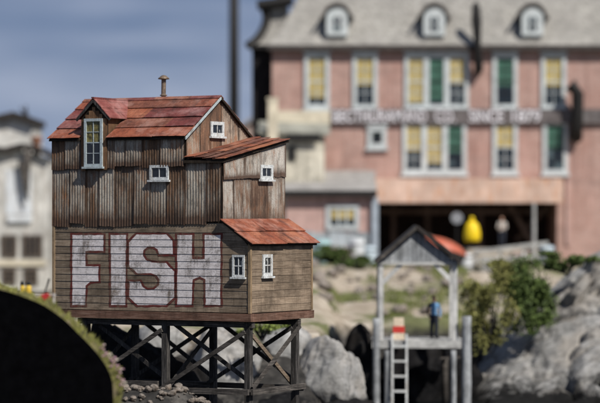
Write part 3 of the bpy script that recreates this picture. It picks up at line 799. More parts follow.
def rock(name, c, rad, label, mat, seed, cat='rock', group=None, sub=4, rough=.35, floor=None, freq=1.0):
    bm = bmesh.new(); bmesh.ops.create_icosphere(bm, subdivisions=sub, radius=1); rr = random.Random(seed*17+3)
    pl = [(Vector((rr.gauss(0,1),rr.gauss(0,1),rr.gauss(0,.8))).normalized(), rr.uniform(.72,.98)) for _ in range(20)]
    for v in bm.verts:
        d = v.co.normalized(); s_ = Vector((seed*3.7,seed*1.3,seed*7.1))
        wd_ = (d+Vector((noise.noise(d*3+s_),noise.noise(d*3+s_*1.1),noise.noise(d*3+s_*1.2)))*.13).normalized()
        k = min([1.12]+[c0/max(wd_.dot(n0),.05) for n0,c0 in pl])
        k += rough*.3*noise.noise(d*2.2*freq+s_)-rough*.3*abs(noise.noise(Vector((d.x*4,d.y*4,d.z*2))*freq+s_))+rough*.16*noise.noise(d*9*freq+s_)+rough*.1*noise.noise(d*22*freq+s_)
        c_ = 0
        v.co = Vector((d.x*rad[0],d.y*rad[1],d.z*rad[2]))*(k+c_)
    mb = MB(); bm.verts.ensure_lookup_table()
    mb.add([v.co for v in bm.verts], [[v.index for v in f.verts] for f in bm.faces]); bm.free()
    zb_ = min(v[2] for v in mb.v)
    mb.v = [(v[0],v[1],v[2]-zb_) for v in mb.v]
    o = mb.build(name, mat, None, smooth=True); o.location = (c[0],c[1],c[2]+zb_)
    return tag(o, label, cat, group)
RO = 'pale shore boulders'; RD = 'dark waterline boulders'
rock('boulder', (1.35,105.5,.95), (1.45,1.4,2.3), 'big pale boulder right of the stilts, beside the dark gully', M['rock_tidal'], 1, 'boulder', RO, 5, .22)
rock('boulder', (-.7,107,1.7), (1.5,1.4,1.7), 'pale boulder showing just under the right end of the house', M['rock'], 2, 'boulder', RO, 4, .22)
rock('boulder', (-3.2,105.5,1.5), (1.6,1.5,2.2), 'sunlit pale boulder seen through the middle of the trestle braces', M['rock'], 3, 'boulder', RO, 5, .25)
rock('boulder', (-5.8,107,2.0), (1.6,1.5,1.9), 'pale boulder behind the left braces, half in the shadow of the house', M['rock'], 4, 'boulder', RO)
rock('boulder', (-6.3,98.6,.6), (2.9,1.5,3.4), 'huge rock coloured black as the house shadow behind the left stilts', M['rock_dark_shade'], 12, 'boulder', RD, 5, .2)  # this rock and the next are black in place of the house's cast shadow
rock('boulder', (-4.1,98.2,-.2), (1.5,1.2,2.3), 'smaller rock, black for the same house shadow, leaning on the huge one behind the middle stilt', M['rock_dark_shade'], 13, 'boulder', RD, 4, .25)
rock('boulder', (2.0,103.0,-.3), (1.3,1.0,1.25), 'low dark boulder at the waterline below the pale one', M['rock_dark_shade'], 5, 'boulder', RD)
rock('boulder', (-.6,102.5,-.4), (1.2,1.0,1.5), 'dark wet boulder behind the right pair of house stilts', M['rock_dark_shade'], 6, 'boulder', RD)
rock('boulder', (2.6,113.6,.8), (1.0,1.1,2.5), 'tall black rock left of the landing piles', M['rock_dark_shade'], 8, 'boulder', RD)
rock('boulder', (5.3,117.2,.4), (2.8,1.3,2.3), 'broad black rock in the shade under the landing deck', M['rock_dark_shade'], 9, 'boulder', RD)
def crest(x):
    ks = [(7.2,-1.0),(8.2,1.1),(9.4,2.5),(10.4,3.4),(11.3,4.3),(12.6,5.4),(14.0,6.2),(17,7.2),(21,8.0),(26,8.4)]
    for (a,b),(c,d) in zip(ks,ks[1:]):
        if x <= c: return b+(d-b)*max(0,(x-a))/(c-a)
    return ks[-1][1]
def crag():
    mb = MB(); nx, ny = 190, 120
    for j in range(ny+1):
        for i in range(nx+1):
            x = 7.2+18*i/nx; f = j/ny; cr_ = crest(x)
            if f < .75:
                g = f/.75; y = 113.2+7.6*g; z = -.7+(cr_+.7)*(.62*g+.38*math.sin(g*1.57)**.6)
            else:
                g = (f-.75)/.25; y = 120.8+6*g; z = cr_*(1-g*g*.85)-.3*g
            p = Vector((x*.5+z*.18, y*.5, z*.75-x*.12)); q = p*.62+Vector((noise.noise(p*2),noise.noise(p*2+Vector((5,5,5))),0))*.35
            dd = noise.voronoi(q)[0]; blk = min(.5,dd[1]-dd[0])
            cell = noise.cell(Vector(noise.voronoi(q)[1][0])*7.3)
            d = .6*cell+.4*min(blk,.1)/.1-.4+.22*noise.fractal(p*1.0,1,2,4)+.07*noise.fractal(p*5,1,2,4)-.16*abs(noise.noise(Vector((x*.5-z*.25,y*.3,z*1.7))))
            e_ = min(1,(x-7.2)/1.2)
            mb.v.append((x+d*.12*e_, y-d*.75*e_, z+d*.5*e_))
    for j in range(ny):
        for i in range(nx):
            a = j*(nx+1)+i; mb.f.append([a,a+1,a+nx+2,a+nx+1]); mb.m.append(0)
    o = recenter(mb.build('rock_outcrop', M['rock_tidal'], None, smooth=True))
    return tag(o, 'craggy grey rock slope rising to the right edge behind the bushes', 'rock')
crag()
# rubble heap in front of the stilts, one prototype copied
proto = [rock('rubble_stone', (0,0,-50), (.5,.42,.36), 'x', M['rubble'], 50+k, 'stone', 'rubble stones in front of the stilts', 3, .5) for k in range(4)]
spots = []
for k in range(270):
    if k < 235: x, y = R.uniform(-6.8,-2.5), R.uniform(85.0,87.6)
    else: x, y = R.uniform(-2.6,1.4), R.uniform(85.6,88.0)
    spots.append((x,y))
for k,(x,y) in enumerate(spots):
    o = proto[k] if k < 4 else copy_tree(proto[k%4])
    s_ = (.1+.42*R.random()**1.7)*(.8 if k < 235 else .8); o.scale = (s_,s_,s_*R.uniform(.7,1.1)); o.rotation_euler = (R.uniform(-.3,.3),R.uniform(-.3,.3),R.uniform(0,6))
    o.location = (x,y,H(x,y)-.12*s_)
    o['label'] = 'tan rubble stone in the loose heap at the foot of the left stilts' if k < 235 else 'grey tan stone lying low by the right front stilt'

src = [rock('slope_stone', (0,0,-60), (.3,.26,.2), 'x', M['rubble'], 70+k, 'stone', 'stones on the sandy slope', 3, .45) for k in range(4)]
for k in range(38):
    x, y = R.uniform(.5,8.5), R.uniform(122.5,139.5)
    o = src[k] if k < 4 else copy_tree(src[k%4]); q = R.uniform(.4,1.5); o.scale = (q,q,q); o.rotation_euler = (R.uniform(-.3,.3),R.uniform(-.3,.3),R.uniform(0,6))
    o.location = (x,y,H(x,y)-.06*q); o['label'] = 'loose grey tan stone lying on the sandy slope behind the landing'
# ------------------------------------------------------------------ plants
def leaves(mb, c, rad, count, ls, hollow=.35, m=0, clump=None):
    c = Vector(c)
    cl = [Vector((R.gauss(0,1),R.gauss(0,1),R.gauss(0,1))).normalized()*R.uniform(.1,1.0)**.6 for _ in range(clump or max(6,count//110))]
    for _ in range(count):
        q = R.choice(cl)+Vector((R.gauss(0,.115),R.gauss(0,.115),R.gauss(0,.115)))
        p = c+Vector((q.x*rad[0],q.y*rad[1],q.z*rad[2]))
        u = Vector((R.gauss(0,1),R.gauss(0,1),R.gauss(0,1))).normalized(); v = u.cross(Vector((R.gauss(0,1),R.gauss(0,1),R.gauss(0,1)))).normalized()
        s_ = ls*R.uniform(.5,1.6)
        mb.add([p-u*s_,p+v*s_*.45,p+u*s_,p-v*s_*.45],[(0,1,2,3)], m)
def bush(base, rad, count, ls, mat, label, cat='bush', group=None, name='bush'):
    r = thing(name, base, label, cat, group)
    mb = MB()
    for k in range(7):
        a = R.uniform(0,6.28); q = R.uniform(.3,.8)
        mb.tube([(0,0,-.2),(math.cos(a)*rad[0]*.25,math.sin(a)*rad[1]*.25,rad[2]*.6),(math.cos(a)*rad[0]*q,math.sin(a)*rad[1]*q,rad[2]*(1.1+.6*q))], [.05,.035,.012], 6)
    mb.build('stem', M['post'], r)
    mb = MB(); leaves(mb, (0,0,rad[2]*.95), rad, count, ls); mb.build('foliage', mat, r)
    return r
LG = leafmat('bush_leaf', (.02,.035,.01), (.065,.095,.025), (.1,.14,.035)); LO = leafmat('olive_leaf', (.05,.052,.014), (.15,.15,.045), (.24,.22,.08))
bush(W(529,330,117.5), (1.45,1.1,1.6), 5200, .1, LG, 'dense dark green bush on the rock, right of the landing', group='shore bushes')
bush(W(489,348,116.5), (1.25,1.0,1.85), 3300, .09, LO, 'olive brown bush close to the right landing post', group='shore bushes')
bush(W(505,292,120), (1.5,1.0,.85), 2600, .1, LO, 'loose olive bush topping the two lower bushes', group='shore bushes')
bush(W(567,272,119.0), (1.4,.9,.5), 1900, .1, LG, 'low spreading green bush on top of the outcrop', group='shore bushes')
for px_, D_, rr, lab in ((330,141.0,(1.7,.8,.5),'low green hedge in front of the pink annex, left half'),(362,140.4,(1.3,.8,.42),'low green hedge in front of the pink annex, beside the landing roof')):
    p_ = W(px_,270,D_); p_.z = H(p_.x,D_)-.05
    bush(p_, rr, 1700, .1, LG, lab, 'hedge', 'hedges before the annex', 'hedge')
bush(W(262,336,103.0), (1.3,.5,.45), 1500, .06, leafmat('bright_grass_leaf', (.07,.1,.02),(.19,.24,.06),(.3,.32,.1)), 'bright green tuft under the right end of the house', 'plant', None, 'grass_tuft')
pts = []
for k in range(26000):
    x = R.uniform(-1,9); y = R.uniform(116,142)
    if y < edge(x)+4.5: continue
    if noise.noise(Vector((x*.45,y*.22,8)))+.25*noise.noise(Vector((x*1.7,y*.9,2))) < .14: continue
    pts.append((Vector((x,y,H(x,y)-.02)), Vector((0,0,1))))
g = blades('grass', pts, .12, .34, .02, leafmat('slope_grass', (.05,.07,.018), (.13,.15,.045), (.25,.23,.1)))
tag(g, 'patchy green grass on the sandy slope behind the landing', 'grass', kind='stuff')

# ------------------------------------------------------------------ landing shelter
DS = 112.0
def S_(px, py, d=0): return W(px, py, DS)+Vector((0,d,0))
zd = W(0,340,DS).z
land = thing('landing_shelter', (W(420,0,DS).x, DS, 0), 'grey timber landing with gabled roof over its deck', 'shelter')
M['pale_wood'] = wood('pale_grey_timber', [(.27,.27,.265),(.52,.52,.51),(.72,.72,.71)], False, 1, .3)
M['pale_wood_h'] = wood('pale_grey_planks', [(.2,.2,.19),(.4,.4,.39),(.58,.58,.57)], True, 1, .5)
M['grey_board'] = wood('grey_gable_boards', [(.12,.125,.13),(.29,.305,.32),(.5,.515,.53)], False, 1, .7)
M['dark_roof'] = plain('tarred_roof', (.035,.03,.028), .8, .5, 3, .2)
xl, xr = W(381,0,DS).x, W(455,0,DS).x; zt = W(0,262,DS).z; ze = W(0,261,DS).z
yb = DS+2.6
for (x,y) in ((xl,DS),(xr,DS),(xl,yb),(xr,yb)):
    mb = MB(); mb.box(x-.1,x+.1,y-.1,y+.1,zd,zt+.05); mb.build('post', M['pale_wood'], land, True)
mb = MB()
for k in range(13): mb.box(xl-.35+k*.3,xl-.35+k*.3+.285,DS-.35,yb+.3,zd-.07,zd,0,.008)
mb.build('deck', M['pale_wood_h'], land, True)
mb = MB(); mb.box(xl-.4,xr+.55,DS-.4,DS-.355,zd-.34,zd-.02); mb.box(xl-.4,xr+.55,DS-.3541,DS-.28,zd-.34,zd-.075); mb.build('deck_beam', M['pale_wood_h'], land, True)
mb = MB(); mb.box(xl-.4,xr+.55,yb+.2,yb+.32,zd-.32,zd-.075); mb.build('deck_beam', M['pale_wood_h'], land, True)
for s_, x in ((1,xl),(-1,xr)):
    mb = MB(); mb.bar((x+s_*.02,DS-.02,zt-.95),(x+s_*1.0,DS-.02,zt+.02), .1, .19); mb.build('brace', M['pale_wood'], land, True)
xa, za = W(417,0,DS).x, W(0,227.5,DS).z
mb = MB(); x = xl-.05
while x < xr+.04:
    q = min(x+R.uniform(.16,.24), xr+.05); f_ = lambda u: za-.12-(za-ze-.05)*abs(u-xa)/(xa-xl+.1)
    t0, t1 = f_(x), f_(q)
    mb.hexa([(x+.005,DS-.13,zt-.02),(q-.005,DS-.13,zt-.02),(q-.005,DS-.09,zt-.02),(x+.005,DS-.09,zt-.02)],
            [(x+.005,DS-.13,max(t0,zt)),(q-.005,DS-.13,max(t1,zt)),(q-.005,DS-.09,max(t1,zt)),(x+.005,DS-.09,max(t0,zt))]); x = q
mb.build('gable_boards', M['grey_board'], land, True)
mb = MB(); mb.box(xl-.1,xr+.1,DS-.16,DS+.02,zt-.13,zt+.005); mb.box(xl-.1,xr+.1,yb-.09,yb+.09,zt+.05,zt+.2); mb.box(xl-.08,xl+.08,DS+.1,yb-.1,zt+.05,zt+.2); mb.box(xr-.08,xr+.08,DS+.1,yb-.1,zt+.05,zt+.2); mb.build('tie_beam', M['pale_wood_h'], land, True)
mb = MB()
for s_, xe in ((-1,xl-.22),(1,xr+.25)):
    q = [(xa,DS-.4,za),(xe,DS-.4,ze-.06),(xe,yb+.4,ze-.06),(xa,yb+.4,za)]
    mb.hexa(q, [(a,b,c+.1) for a,b,c in q])
mb.build('roof', M['dark_roof'], land, True)
mb = MB(); mb.bar((xa,DS-.43,za+.02),(xl-.22,DS-.43,ze-.04),.04,.12); mb.build('barge_board', M['beam'], land, True)
mb = MB(); mb.bar((xa,DS-.43,za+.02),(xr+.25,DS-.43,ze-.04),.04,.16); mb.build('barge_board', M['dark_roof'], land, True)
def pile(px0, py0, py1, r0, name='pile'):
    mb = MB(); p0, p1 = S_(px0,py1,-.35), S_(px0,py0,-.35); p0.z = -.6; k = 9
    ps = [p0+(p1-p0)*i/k+Vector((noise.noise(Vector((i,px0,0)))*.03,0,0)) for i in range(k+1)]
    mb.tube(ps, [r0*(1+.12*noise.noise(Vector((i*2.2,px0,4)))) for i in range(k+1)], 12); return mb.build(name, M['grey_board'], land, True, True)
pile(376,318,400,.15); pile(466,316,400,.2); pile(387,350,400,.12); pile(453,350,400,.12)
for x in (xl+.4,xr-.3):
    mb = MB(); mb.tube([(x,yb-.2,-.6),(x,yb-.2,zd-.08)], .14, 10); mb.build('pile', M['beam'], land, True, True)
mb = MB(); mb.bar(S_(440,358,-.3),S_(472,356,-.3),.1,.1); mb.build('cross_timber', M['beam'], land, True)
# ladder
lad = thing('ladder', W(399.5,404,DS-.6), 'white wooden ladder climbing from the water to the landing deck', 'ladder')
lo = W(399.5,425,DS-.75); hi = W(399.5,334,DS-.5)
for s_ in (-.31,.31):
    mb = MB(); mb.bar(lo+Vector((s_,0,0)), hi+Vector((s_,0,0)), .09,.07,(0,1,0)); mb.build('rail', M['white_frame'], lad, True)
k = 0; d_ = hi-lo
for py in (349,363.5,378,392.5,407):
    f_ = (425-py)/(425-337); c = lo+d_*f_
    mb = MB(); mb.box(c.x-.33,c.x+.33,c.y-.05,c.y+.03,c.z-.04,c.z+.05); mb.build('rung', M['white_frame'], lad, True)
# cargo box on the deck
r = thing('cargo_box', (W(399,0,DS).x, DS+.35, zd+.001), 'cream and red box standing on the deck above the ladder', 'box')
mb = MB(); mb.box(-.24,.24,-.2,.2,0,.3); mb.box(-.22,.22,-.19,.19,.3005,.95); mb.build('body', plain('cream_card', (.6,.5,.38), .8, .3, 8), r)
mb = MB(); mb.box(-.25,.25,-.21,.21,.302,.588); mb.build('red_band', plain('red_band_paint', (.5,.04,.03), .6, .25, 8), r)

# ------------------------------------------------------------------ people
skin = plain('skin', (.45,.26,.18), .6, .15, 20); 
def person(loc, rz, label, mats, legs_apart=.11, arms='side', coat=None, hairm=None, two=False):
    """one continuous body; mats = (top, trousers, shoes)"""
    b = MB()
    def limb(pts, rad):
        for (p,q,r0,r1) in zip(pts, pts[1:], rad, rad[1:]):
            b.tube([p,q],[r0,r1],12)
        for p, r_ in zip(pts, rad): b.ball(p, r_*.99)
    for s_ in (-1,1):
        limb([(s_*.09,0,.93),(s_*.1,-.015,.5),(s_*legs_apart,.02,.09)], [.105,.08,.058])
        limb([(s_*legs_apart,.03,.05),(s_*(legs_apart+.02),-.14,.04)], [.046,.036])
        sh = Vector((s_*.185,0,1.42))
        if arms == 'side': el, wr = Vector((s_*.295,.03,1.14)), Vector((s_*.235,-.07,.9))
        elif arms == 'hips': el, wr = Vector((s_*.36,.06,1.17)), Vector((s_*.2,-.06,1.0))
        else: el, wr = Vector((s_*.25,-.05,1.14)), Vector((s_*.12,-.25,1.12))
        limb([sh,el,wr],[.055,.042,.03])
        d = (wr-el).normalized(); pm = wr+d*.06; b.ball(pm,.04,sc=(.6,1,1))
        for k in range(4):
            o = Vector((0,(k-1.5)*.02,0)); L_ = (.062,.075,.07,.055)[k]
            f0 = pm+o+d*.025; f1 = f0+d*L_*.55+Vector((-s_*.008,0,0)); f2 = f1+d*L_*.45+Vector((-s_*.02,0,0))
            b.tube([f0,f1,f2],[.0095,.009,.0075],8)
        t0 = pm+Vector((0,-.03,0)); b.tube([t0,t0+d*.03+Vector((0,-.025,0)),t0+d*.06+Vector((0,-.03,0))],[.011,.01,.008],8)
    for z,rx,ry in ((.9,.155,.11),(1.0,.15,.105),(1.1,.145,.1),(1.2,.155,.108),(1.3,.17,.112),(1.38,.175,.105),(1.43,.14,.085)):
        b.ball((0,0,z),1,sc=(rx,ry,.09))
    b.tube([(0,.0,1.4),(0,-.005,1.56)],[.062,.055],12)
    b.ball((0,-.01,1.645),1,sc=(.077,.097,.115)); b.ball((0,-.03,1.575),1,sc=(.055,.065,.05))
    b.tube([(0,-.1,1.655),(0,-.122,1.615),(0,-.1,1.61)],[.008,.016,.012],8)      # nose
    for s_ in (-1,1): b.ball((s_*.078,0,1.64),1,sc=(.012,.022,.032))
    b.ball((0,-.098,1.585),1,sc=(.026,.012,.009))
    me = bpy.data.meshes.new('tmp'); me.from_pydata(b.v,[],b.f); ob = bpy.data.objects.new('tmp', me); COL.objects.link(ob)
    md = ob.modifiers.new('r','REMESH'); md.mode = 'VOXEL'; md.voxel_size = .0085
    md2 = ob.modifiers.new('s','SMOOTH'); md2.iterations = 3; md2.factor = .4
    dg = bpy.context.evaluated_depsgraph_get(); ev = bpy.data.meshes.new_from_object(ob.evaluated_get(dg))
    bpy.data.objects.remove(ob); ev.name = 'person'
    for m_ in (skin,)+mats: ev.materials.append(m_)
    for p in ev.polygons:
        c = p.center; m_ = 1
        if c.z > 1.5: m_ = 0
        elif c.z < .1: m_ = 3
        elif c.z < .98 and abs(c.x) < .2: m_ = 2
        if two and c.x < -.14 and .9 < c.z < 1.5: m_ = 2
        if arms == 'side' and abs(c.x) > .195 and c.z < .9: m_ = 0
        if arms == 'hips' and abs(c.x) > .16 and c.y < -.03 and .9 < c.z < 1.02: m_ = 0
        if arms == 'front' and c.y < -.24: m_ = 0
        p.material_index = m_; p.use_smooth = True
    r = bpy.data.objects.new('person', ev); COL.objects.link(r); ORG[r.name] = (0,0,0)
    r.location = loc; r.rotation_euler = (0,0,rz); tag(r, label, 'person')
    mb = MB()
    for s_ in (-1,1): mb.ball((s_*.03,-.094,1.648),.011)
    mb.build('eye', cblack, r)
    mb = MB(); mb.ball((0,.016,1.672),1,sc=(.084,.098,.1)); mb.build('hair', hairm or plain('dark_hair',(.03,.018,.012),.8,.3,20), r, smooth=True)
    if coat:
        mb = MB()
        mb.lathe((0,0,.38), [(.4,0),(.46,.16),(.47,.42),(.42,.72),(.34,.95),(.24,1.06),(.13,1.15),(.08,1.17)], 20)
        cc = mb.build('raincoat', coat, r, smooth=True)
        mb = MB(); mb.lathe((0,.02,1.53), [(.09,0),(.13,.06),(.135,.14),(.1,.21),(.04,.245)], 16)
        mb.v = [v for v in mb.v]; mb.build('hood', coat, r, smooth=True)
    return r
navy = plain('navy_cloth', (.018,.022,.035), .9, .3, 20); blue = plain('blue_cloth', (.13,.27,.46), .9, .25, 9)
bl = plain('black_cloth', (.012,.012,.014), .9, .3, 20)
person(W(434,334,DS+1.3)+Vector((0,0,0)), .35, 'person in a blue top and dark trousers standing on the landing deck', (blue,navy,bl), .1, 'side', two=True)
for o in bpy.data.objects:
    if o.name == 'person': o.location.z = zd+.001; o.scale = (1.09,1.07,1.06)

# ------------------------------------------------------------------ the big pink building
DB = 150.0; KB = DB/F
def bx(px): return (px-300)*KB
def bz(py): return CZ-(py-HOR)*KB
gz = 5.2
big = thing('brick_building', (bx(436), DB, gz), 'long pink brick cannery with grey mansard roof and painted sign', 'building')
M['pink'] = masonry('pink_brick', (.37,.222,.187), (.43,.272,.233), (.39,.32,.288), (.29,.15,.123))
M['pink2'] = masonry('faded_pink_brick', (.42,.255,.228), (.47,.3,.268), (.44,.36,.33), (.44,.31,.275))
M['shingle'] = masonry('grey_shingles', (.26,.25,.23), (.37,.355,.325), (.17,.165,.155), (.2,.19,.18), 1.3)
M['bframe'] = plain('pale_blue_grey_paint', (.5,.54,.55), .7, .25, 2, .2, 0, (.42,.42,.42))
M['blind_y'] = plain('yellow_blind', (.43,.34,.14), .8, .25, 2, .2)
M['blind_g'] = plain('green_blind', (.05,.13,.095), .7, .3, 2, .3)
M['bpane'] = glass_mat('building_glass', (.012,.018,.024), (.07,.1,.11), .6, 1.2)
M['eave'] = plain('dark_eave', (.06,.052,.05), .8, .4, 2, .2)
M['sign'] = plain('grey_sign_boards', (.12,.105,.105), .8, .35, 1.2, .2, 0, (.2,.19,.19))
M['letter'] = plain('white_sign_letters', (.68,.66,.7), .8, .2, 1.5, .2)
M['cream'] = plain('cream_boards', (.6,.54,.42), .8, .25, 1.3, .2, 0, (.42,.38,.32))
M['stained'] = plain('rust_stained_fascia', (.6,.43,.35), .8, .3, .8, .2, 0, (.5,.24,.12))
M['iron'] = plain('black_iron', (.012,.011,.011), .6, .4, 4, .3)
x0, x1 = bx(272), bx(700)
mb = MB(); mb.box(x0,x1,DB,DB+14,bz(183),bz(47)); mb.box(x0,bx(377),DB+.02,DB+14,gz-.3,bz(183)); mb.box(bx(557),x1,DB+.01,DB+14,gz-.3,bz(183)); mb.box(bx(377),bx(557),DB+6,DB+14,gz-.3,bz(183))
wall = mb.build('wall', M['pink'], big, True)
mb = MB(); mb.box(bx(374),bx(559),DB-2.4,DB+.0,bz(203),bz(179),0); mb.build('canopy', M['stained'], big, True)
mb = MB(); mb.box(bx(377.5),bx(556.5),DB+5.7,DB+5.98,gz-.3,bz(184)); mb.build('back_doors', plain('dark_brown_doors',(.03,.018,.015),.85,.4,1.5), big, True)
mb = MB(); mb.box(x0-.25,x1,DB-.55,DB+.2,bz(50.5),bz(45.5)); mb.build('eave', M['eave'], big, True)
# mansard
mb = MB(); zt_ = bz(45.5); ztop = bz(-38)
q = [(x0-.25,DB-.5,zt_),(x1,DB-.5,zt_),(x1,DB+14,zt_),(x0-.25,DB+14,zt_)]
n_ = 8
prv = None
for i in range(n_+1):
    f_ = i/n_; ins = 3.0*(f_**.75); z = zt_+(ztop-zt_)*f_
    ring = [(x0-.25+ins*.85,DB-.5+ins,z),(x1,DB-.5+ins,z),(x1,DB+14-ins,z),(x0-.25+ins*.85,DB+14-ins,z)]
    if prv: mb.add(prv+ring, [(0,1,5,4),(1,2,6,5),(2,3,7,6),(3,0,4,7)])
    prv = ring
mb.add(prv,[(0,1,2,3)])
roof = mb.build('roof', M['shingle'], big, True)
def dormer(pxc):
    xc = bx(pxc); w_ = .62
    mb = MB(); poly = [(xc-w_,DB-.42,bz(36)),(xc+w_,DB-.42,bz(36)),(xc+w_,DB-.42,bz(18))]
    for k in range(1,8):
        a = math.pi*k/8; poly.append((xc+w_*math.cos(a),DB-.42,bz(18)+.55*math.sin(a)))
    poly.append((xc-w_,DB-.42,bz(18)))
    mb.prism(poly,(0,3,0)); d = mb.build('dormer', M['bframe'], big, True)
    mb = MB()
    pts = [(xc-w_*1.55,DB-.5,bz(19.5))]+[(xc+w_*1.28*math.cos(math.pi*(1-k/8)),DB-.5,bz(18)+.72*math.sin(math.pi*k/8)) for k in range(0,9)]+[(xc+w_*1.55,DB-.5,bz(19.5))]
    for a,b in zip(pts,pts[1:]):
        mb.hexa([a,b,(b[0],b[1]+3.2,b[2]),(a[0],a[1]+3.2,a[2])],[(p[0],p[1],p[2]+.14) for p in (a,b)]+[(b[0],b[1]+3.2,b[2]+.14),(a[0],a[1]+3.2,a[2]+.14)])
    mb.build('dormer_hood', M['eave'], d, True)
    mb = MB(); mb.box(xc-.24,xc+.24,DB-.44,DB-.423,bz(31),bz(18)); mb.build('pane', M['bpane'], d, True)
    mb = MB(); mb.box(xc-.03,xc+.03,DB-.47,DB-.445,bz(31),bz(18)); mb.box(xc-.24,xc+.24,DB-.472,DB-.446,bz(24.5)-.03,bz(24.5)+.03); mb.build('sash', M['bframe'], d, True)
for p in (337,434,532,630): dormer(p)
def bwin(pxc, wpx, y0, y1, lights, fr=4.2):
    """lights: list of (blind material or None, fraction of the pane it covers)"""
    xa_, xb_ = bx(pxc-wpx/2), bx(pxc+wpx/2); za_, zb_ = bz(y1), bz(y0); f_ = fr*KB
    mb = MB(); n_ = len(lights); mul = 6*KB
    mb.box(xa_,xb_,DB-.16,DB+.0,za_-.02,za_+f_*.8); mb.box(xa_,xb_,DB-.17,DB+.0,zb_-f_,zb_+.02)
    mb.box(xa_-.1,xb_+.1,DB-.25,DB-.0,za_-.2,za_-.022); mb.box(xa_-.08,xb_+.08,DB-.22,DB-.0,zb_+.022,zb_+.16)
    mb.box(xa_,xa_+f_,DB-.15,DB+.0,za_+f_*.8,zb_-f_); mb.box(xb_-f_,xb_,DB-.15,DB+.0,za_+f_*.8,zb_-f_)
    W_ = (xb_-xa_-2*f_-mul*(n_-1))/n_
    for k in range(n_-1):
        x = xa_+f_+W_*(k+1)+mul*k; mb.box(x,x+mul,DB-.145,DB+.0,za_+f_*.8,zb_-f_)
    fo = mb.build('window', M['bframe'], big, True)
    for k,(bm_,fc) in enumerate(lights):
        x = xa_+f_+(W_+mul)*k; z0_, z1_ = za_+f_*.8, zb_-f_; zm = z1_-(z1_-z0_)*fc
        mb = MB(); mb.box(x,x+W_,DB-.03,DB+.0,z0_,z1_); mb.build('pane', M['bpane'], fo, True)
        if bm_:
            mb = MB(); mb.box(x+.01,x+W_-.01,DB-.045,DB-.033,zm,z1_); mb.build('blind', M[bm_], fo, True)
        mb = MB(); zc = (z0_+z1_)/2
        mb.box(x,x+W_,DB-.085,DB-.05,zc-.04,zc+.04); mb.box(x+W_/2-.02,x+W_/2+.02,DB-.08,DB-.052,z0_,z1_)
        for q in (.25,.75): mb.box(x,x+W_,DB-.078,DB-.054,z0_+(z1_-z0_)*q-.018,z0_+(z1_-z0_)*q+.018)
        mb.build('sash', M['bframe'] if bm_ != 'blind_g' else M['iron'], fo, True)
bwin(317,25,54,108,[('blind_y',.85)]); bwin(365,25,54,108,[('blind_y',.58)])
bwin(436.5,64,54,108,[('blind_y',.95),('blind_g',.9),('blind_y',.55)])
bwin(505,25,54,108,[('blind_g',.6)]); bwin(553.5,25,54,108,[('blind_y',.6)]); bwin(640,25,54,108,[('blind_y',.6)])
bwin(434.5,64,121,173,[('blind_y',.58),('blind_y',.85),('blind_g',.62)])
bwin(505,25,121,173,[('blind_y',.5)]); bwin(555,25,121,173,[('blind_g',.55)]); bwin(640,25,121,173,[('blind_g',.55)])
bwin(377,19,127,147,[('blind_g',.3)], 4.5)
mb = MB(); mb.box(bx(331),x1-.02,DB-.28,DB-.252,bz(123.5),bz(109)); sg = mb.build('sign_board', M['sign'], big, True)
def text(s_, px0, px1, py0, py1, y, mat, parent):
    cu = bpy.data.curves.new('t','FONT'); cu.body = s_; cu.extrude = .01; cu.offset = .012
    ob = bpy.data.objects.new('t', cu); COL.objects.link(ob); dg = bpy.context.evaluated_depsgraph_get()
    me = bpy.data.meshes.new_from_object(ob.evaluated_get(dg)); bpy.data.objects.remove(ob)
    xs = [v.co.x for v in me.vertices]; ys = [v.co.y for v in me.vertices]
    sx = (bx(px1)-bx(px0))/(max(xs)-min(xs)); sy = (bz(py0)-bz(py1))/(max(ys)-min(ys)); o_ = ORG[parent.name]
    for v in me.vertices:
        a, b, c = v.co; v.co = (bx(px0)+(a-min(xs))*sx-o_[0], y-c-o_[1], bz(py1)+(b-min(ys))*sy-o_[2])
    me.materials.clear(); me.materials.append(mat)
    o = bpy.data.objects.new('lettering', me); COL.objects.link(o); o.parent = parent; ORG[o.name] = o_
text('BECTHURAM', 333, 402, 110.2, 122.3, DB-.3, M['letter'], sg); text('AND', 404, 426, 110.2, 122.3, DB-.3, M['letter'], sg); text('CO.', 435, 455, 110.2, 122.3, DB-.3, M['letter'], sg)
text('SINCE', 469, 503, 110.2, 122.3, DB-.3, M['letter'], sg); text('1879', 512, 540, 110.2, 122.3, DB-.3, M['letter'], sg)
mb = MB(); mb.box(bx(276),bx(330),DB-.3,DB-.0,bz(124),bz(111)); mb.build('cream_board', M['cream'], big, True)
bw = wood('opening_timber', [(.05,.035,.03),(.12,.085,.07),(.2,.15,.13)], False, .6, .4)
for (a,b,c,d,dy) in ((512,205,536,246,1.6),(551,206,520,240,2.2),(395,203,395,262,2.6),(430,203,430,262,2.9),(484,203,484,262,2.8)):
    mb = MB(); mb.bar((bx(a),DB+dy,bz(b)),(bx(c),DB+dy,bz(d)),.28,.28); mb.build('strut', bw, big, True)
mb = MB(); mb.box(bx(378),bx(556),DB+2.3,DB+2.55,bz(214),bz(209)); mb.build('cross_beam', bw, big, True)
# black stovepipes on the facade
def stove(pts, rad):
    mb = MB(); mb.tube(pts, rad, 12); mb.build('stovepipe', M['iron'], big, True, True)
P = lambda px,py,d: (bx(px), DB-d, bz(py))
stove([P(478,72,.0),P(478,70,.5),P(477.5,62,.75),P(476.5,45,.85),P(475.5,22,.85),P(475,8,.85),P(474.8,3,.85)], [.2,.26,.27,.2,.3,.24,.1])
stove([P(575,133,.0),P(575,137,.5),P(575,128,.8),P(576,110,.8),P(576,95,.9),P(571,86,1.0),P(566,92,1.0)], [.28,.4,.36,.34,.36,.32,.2])
stove([P(524,12,-1.0),P(524,20,-.6),P(524,28,-.2)],[.2,.28,.2])
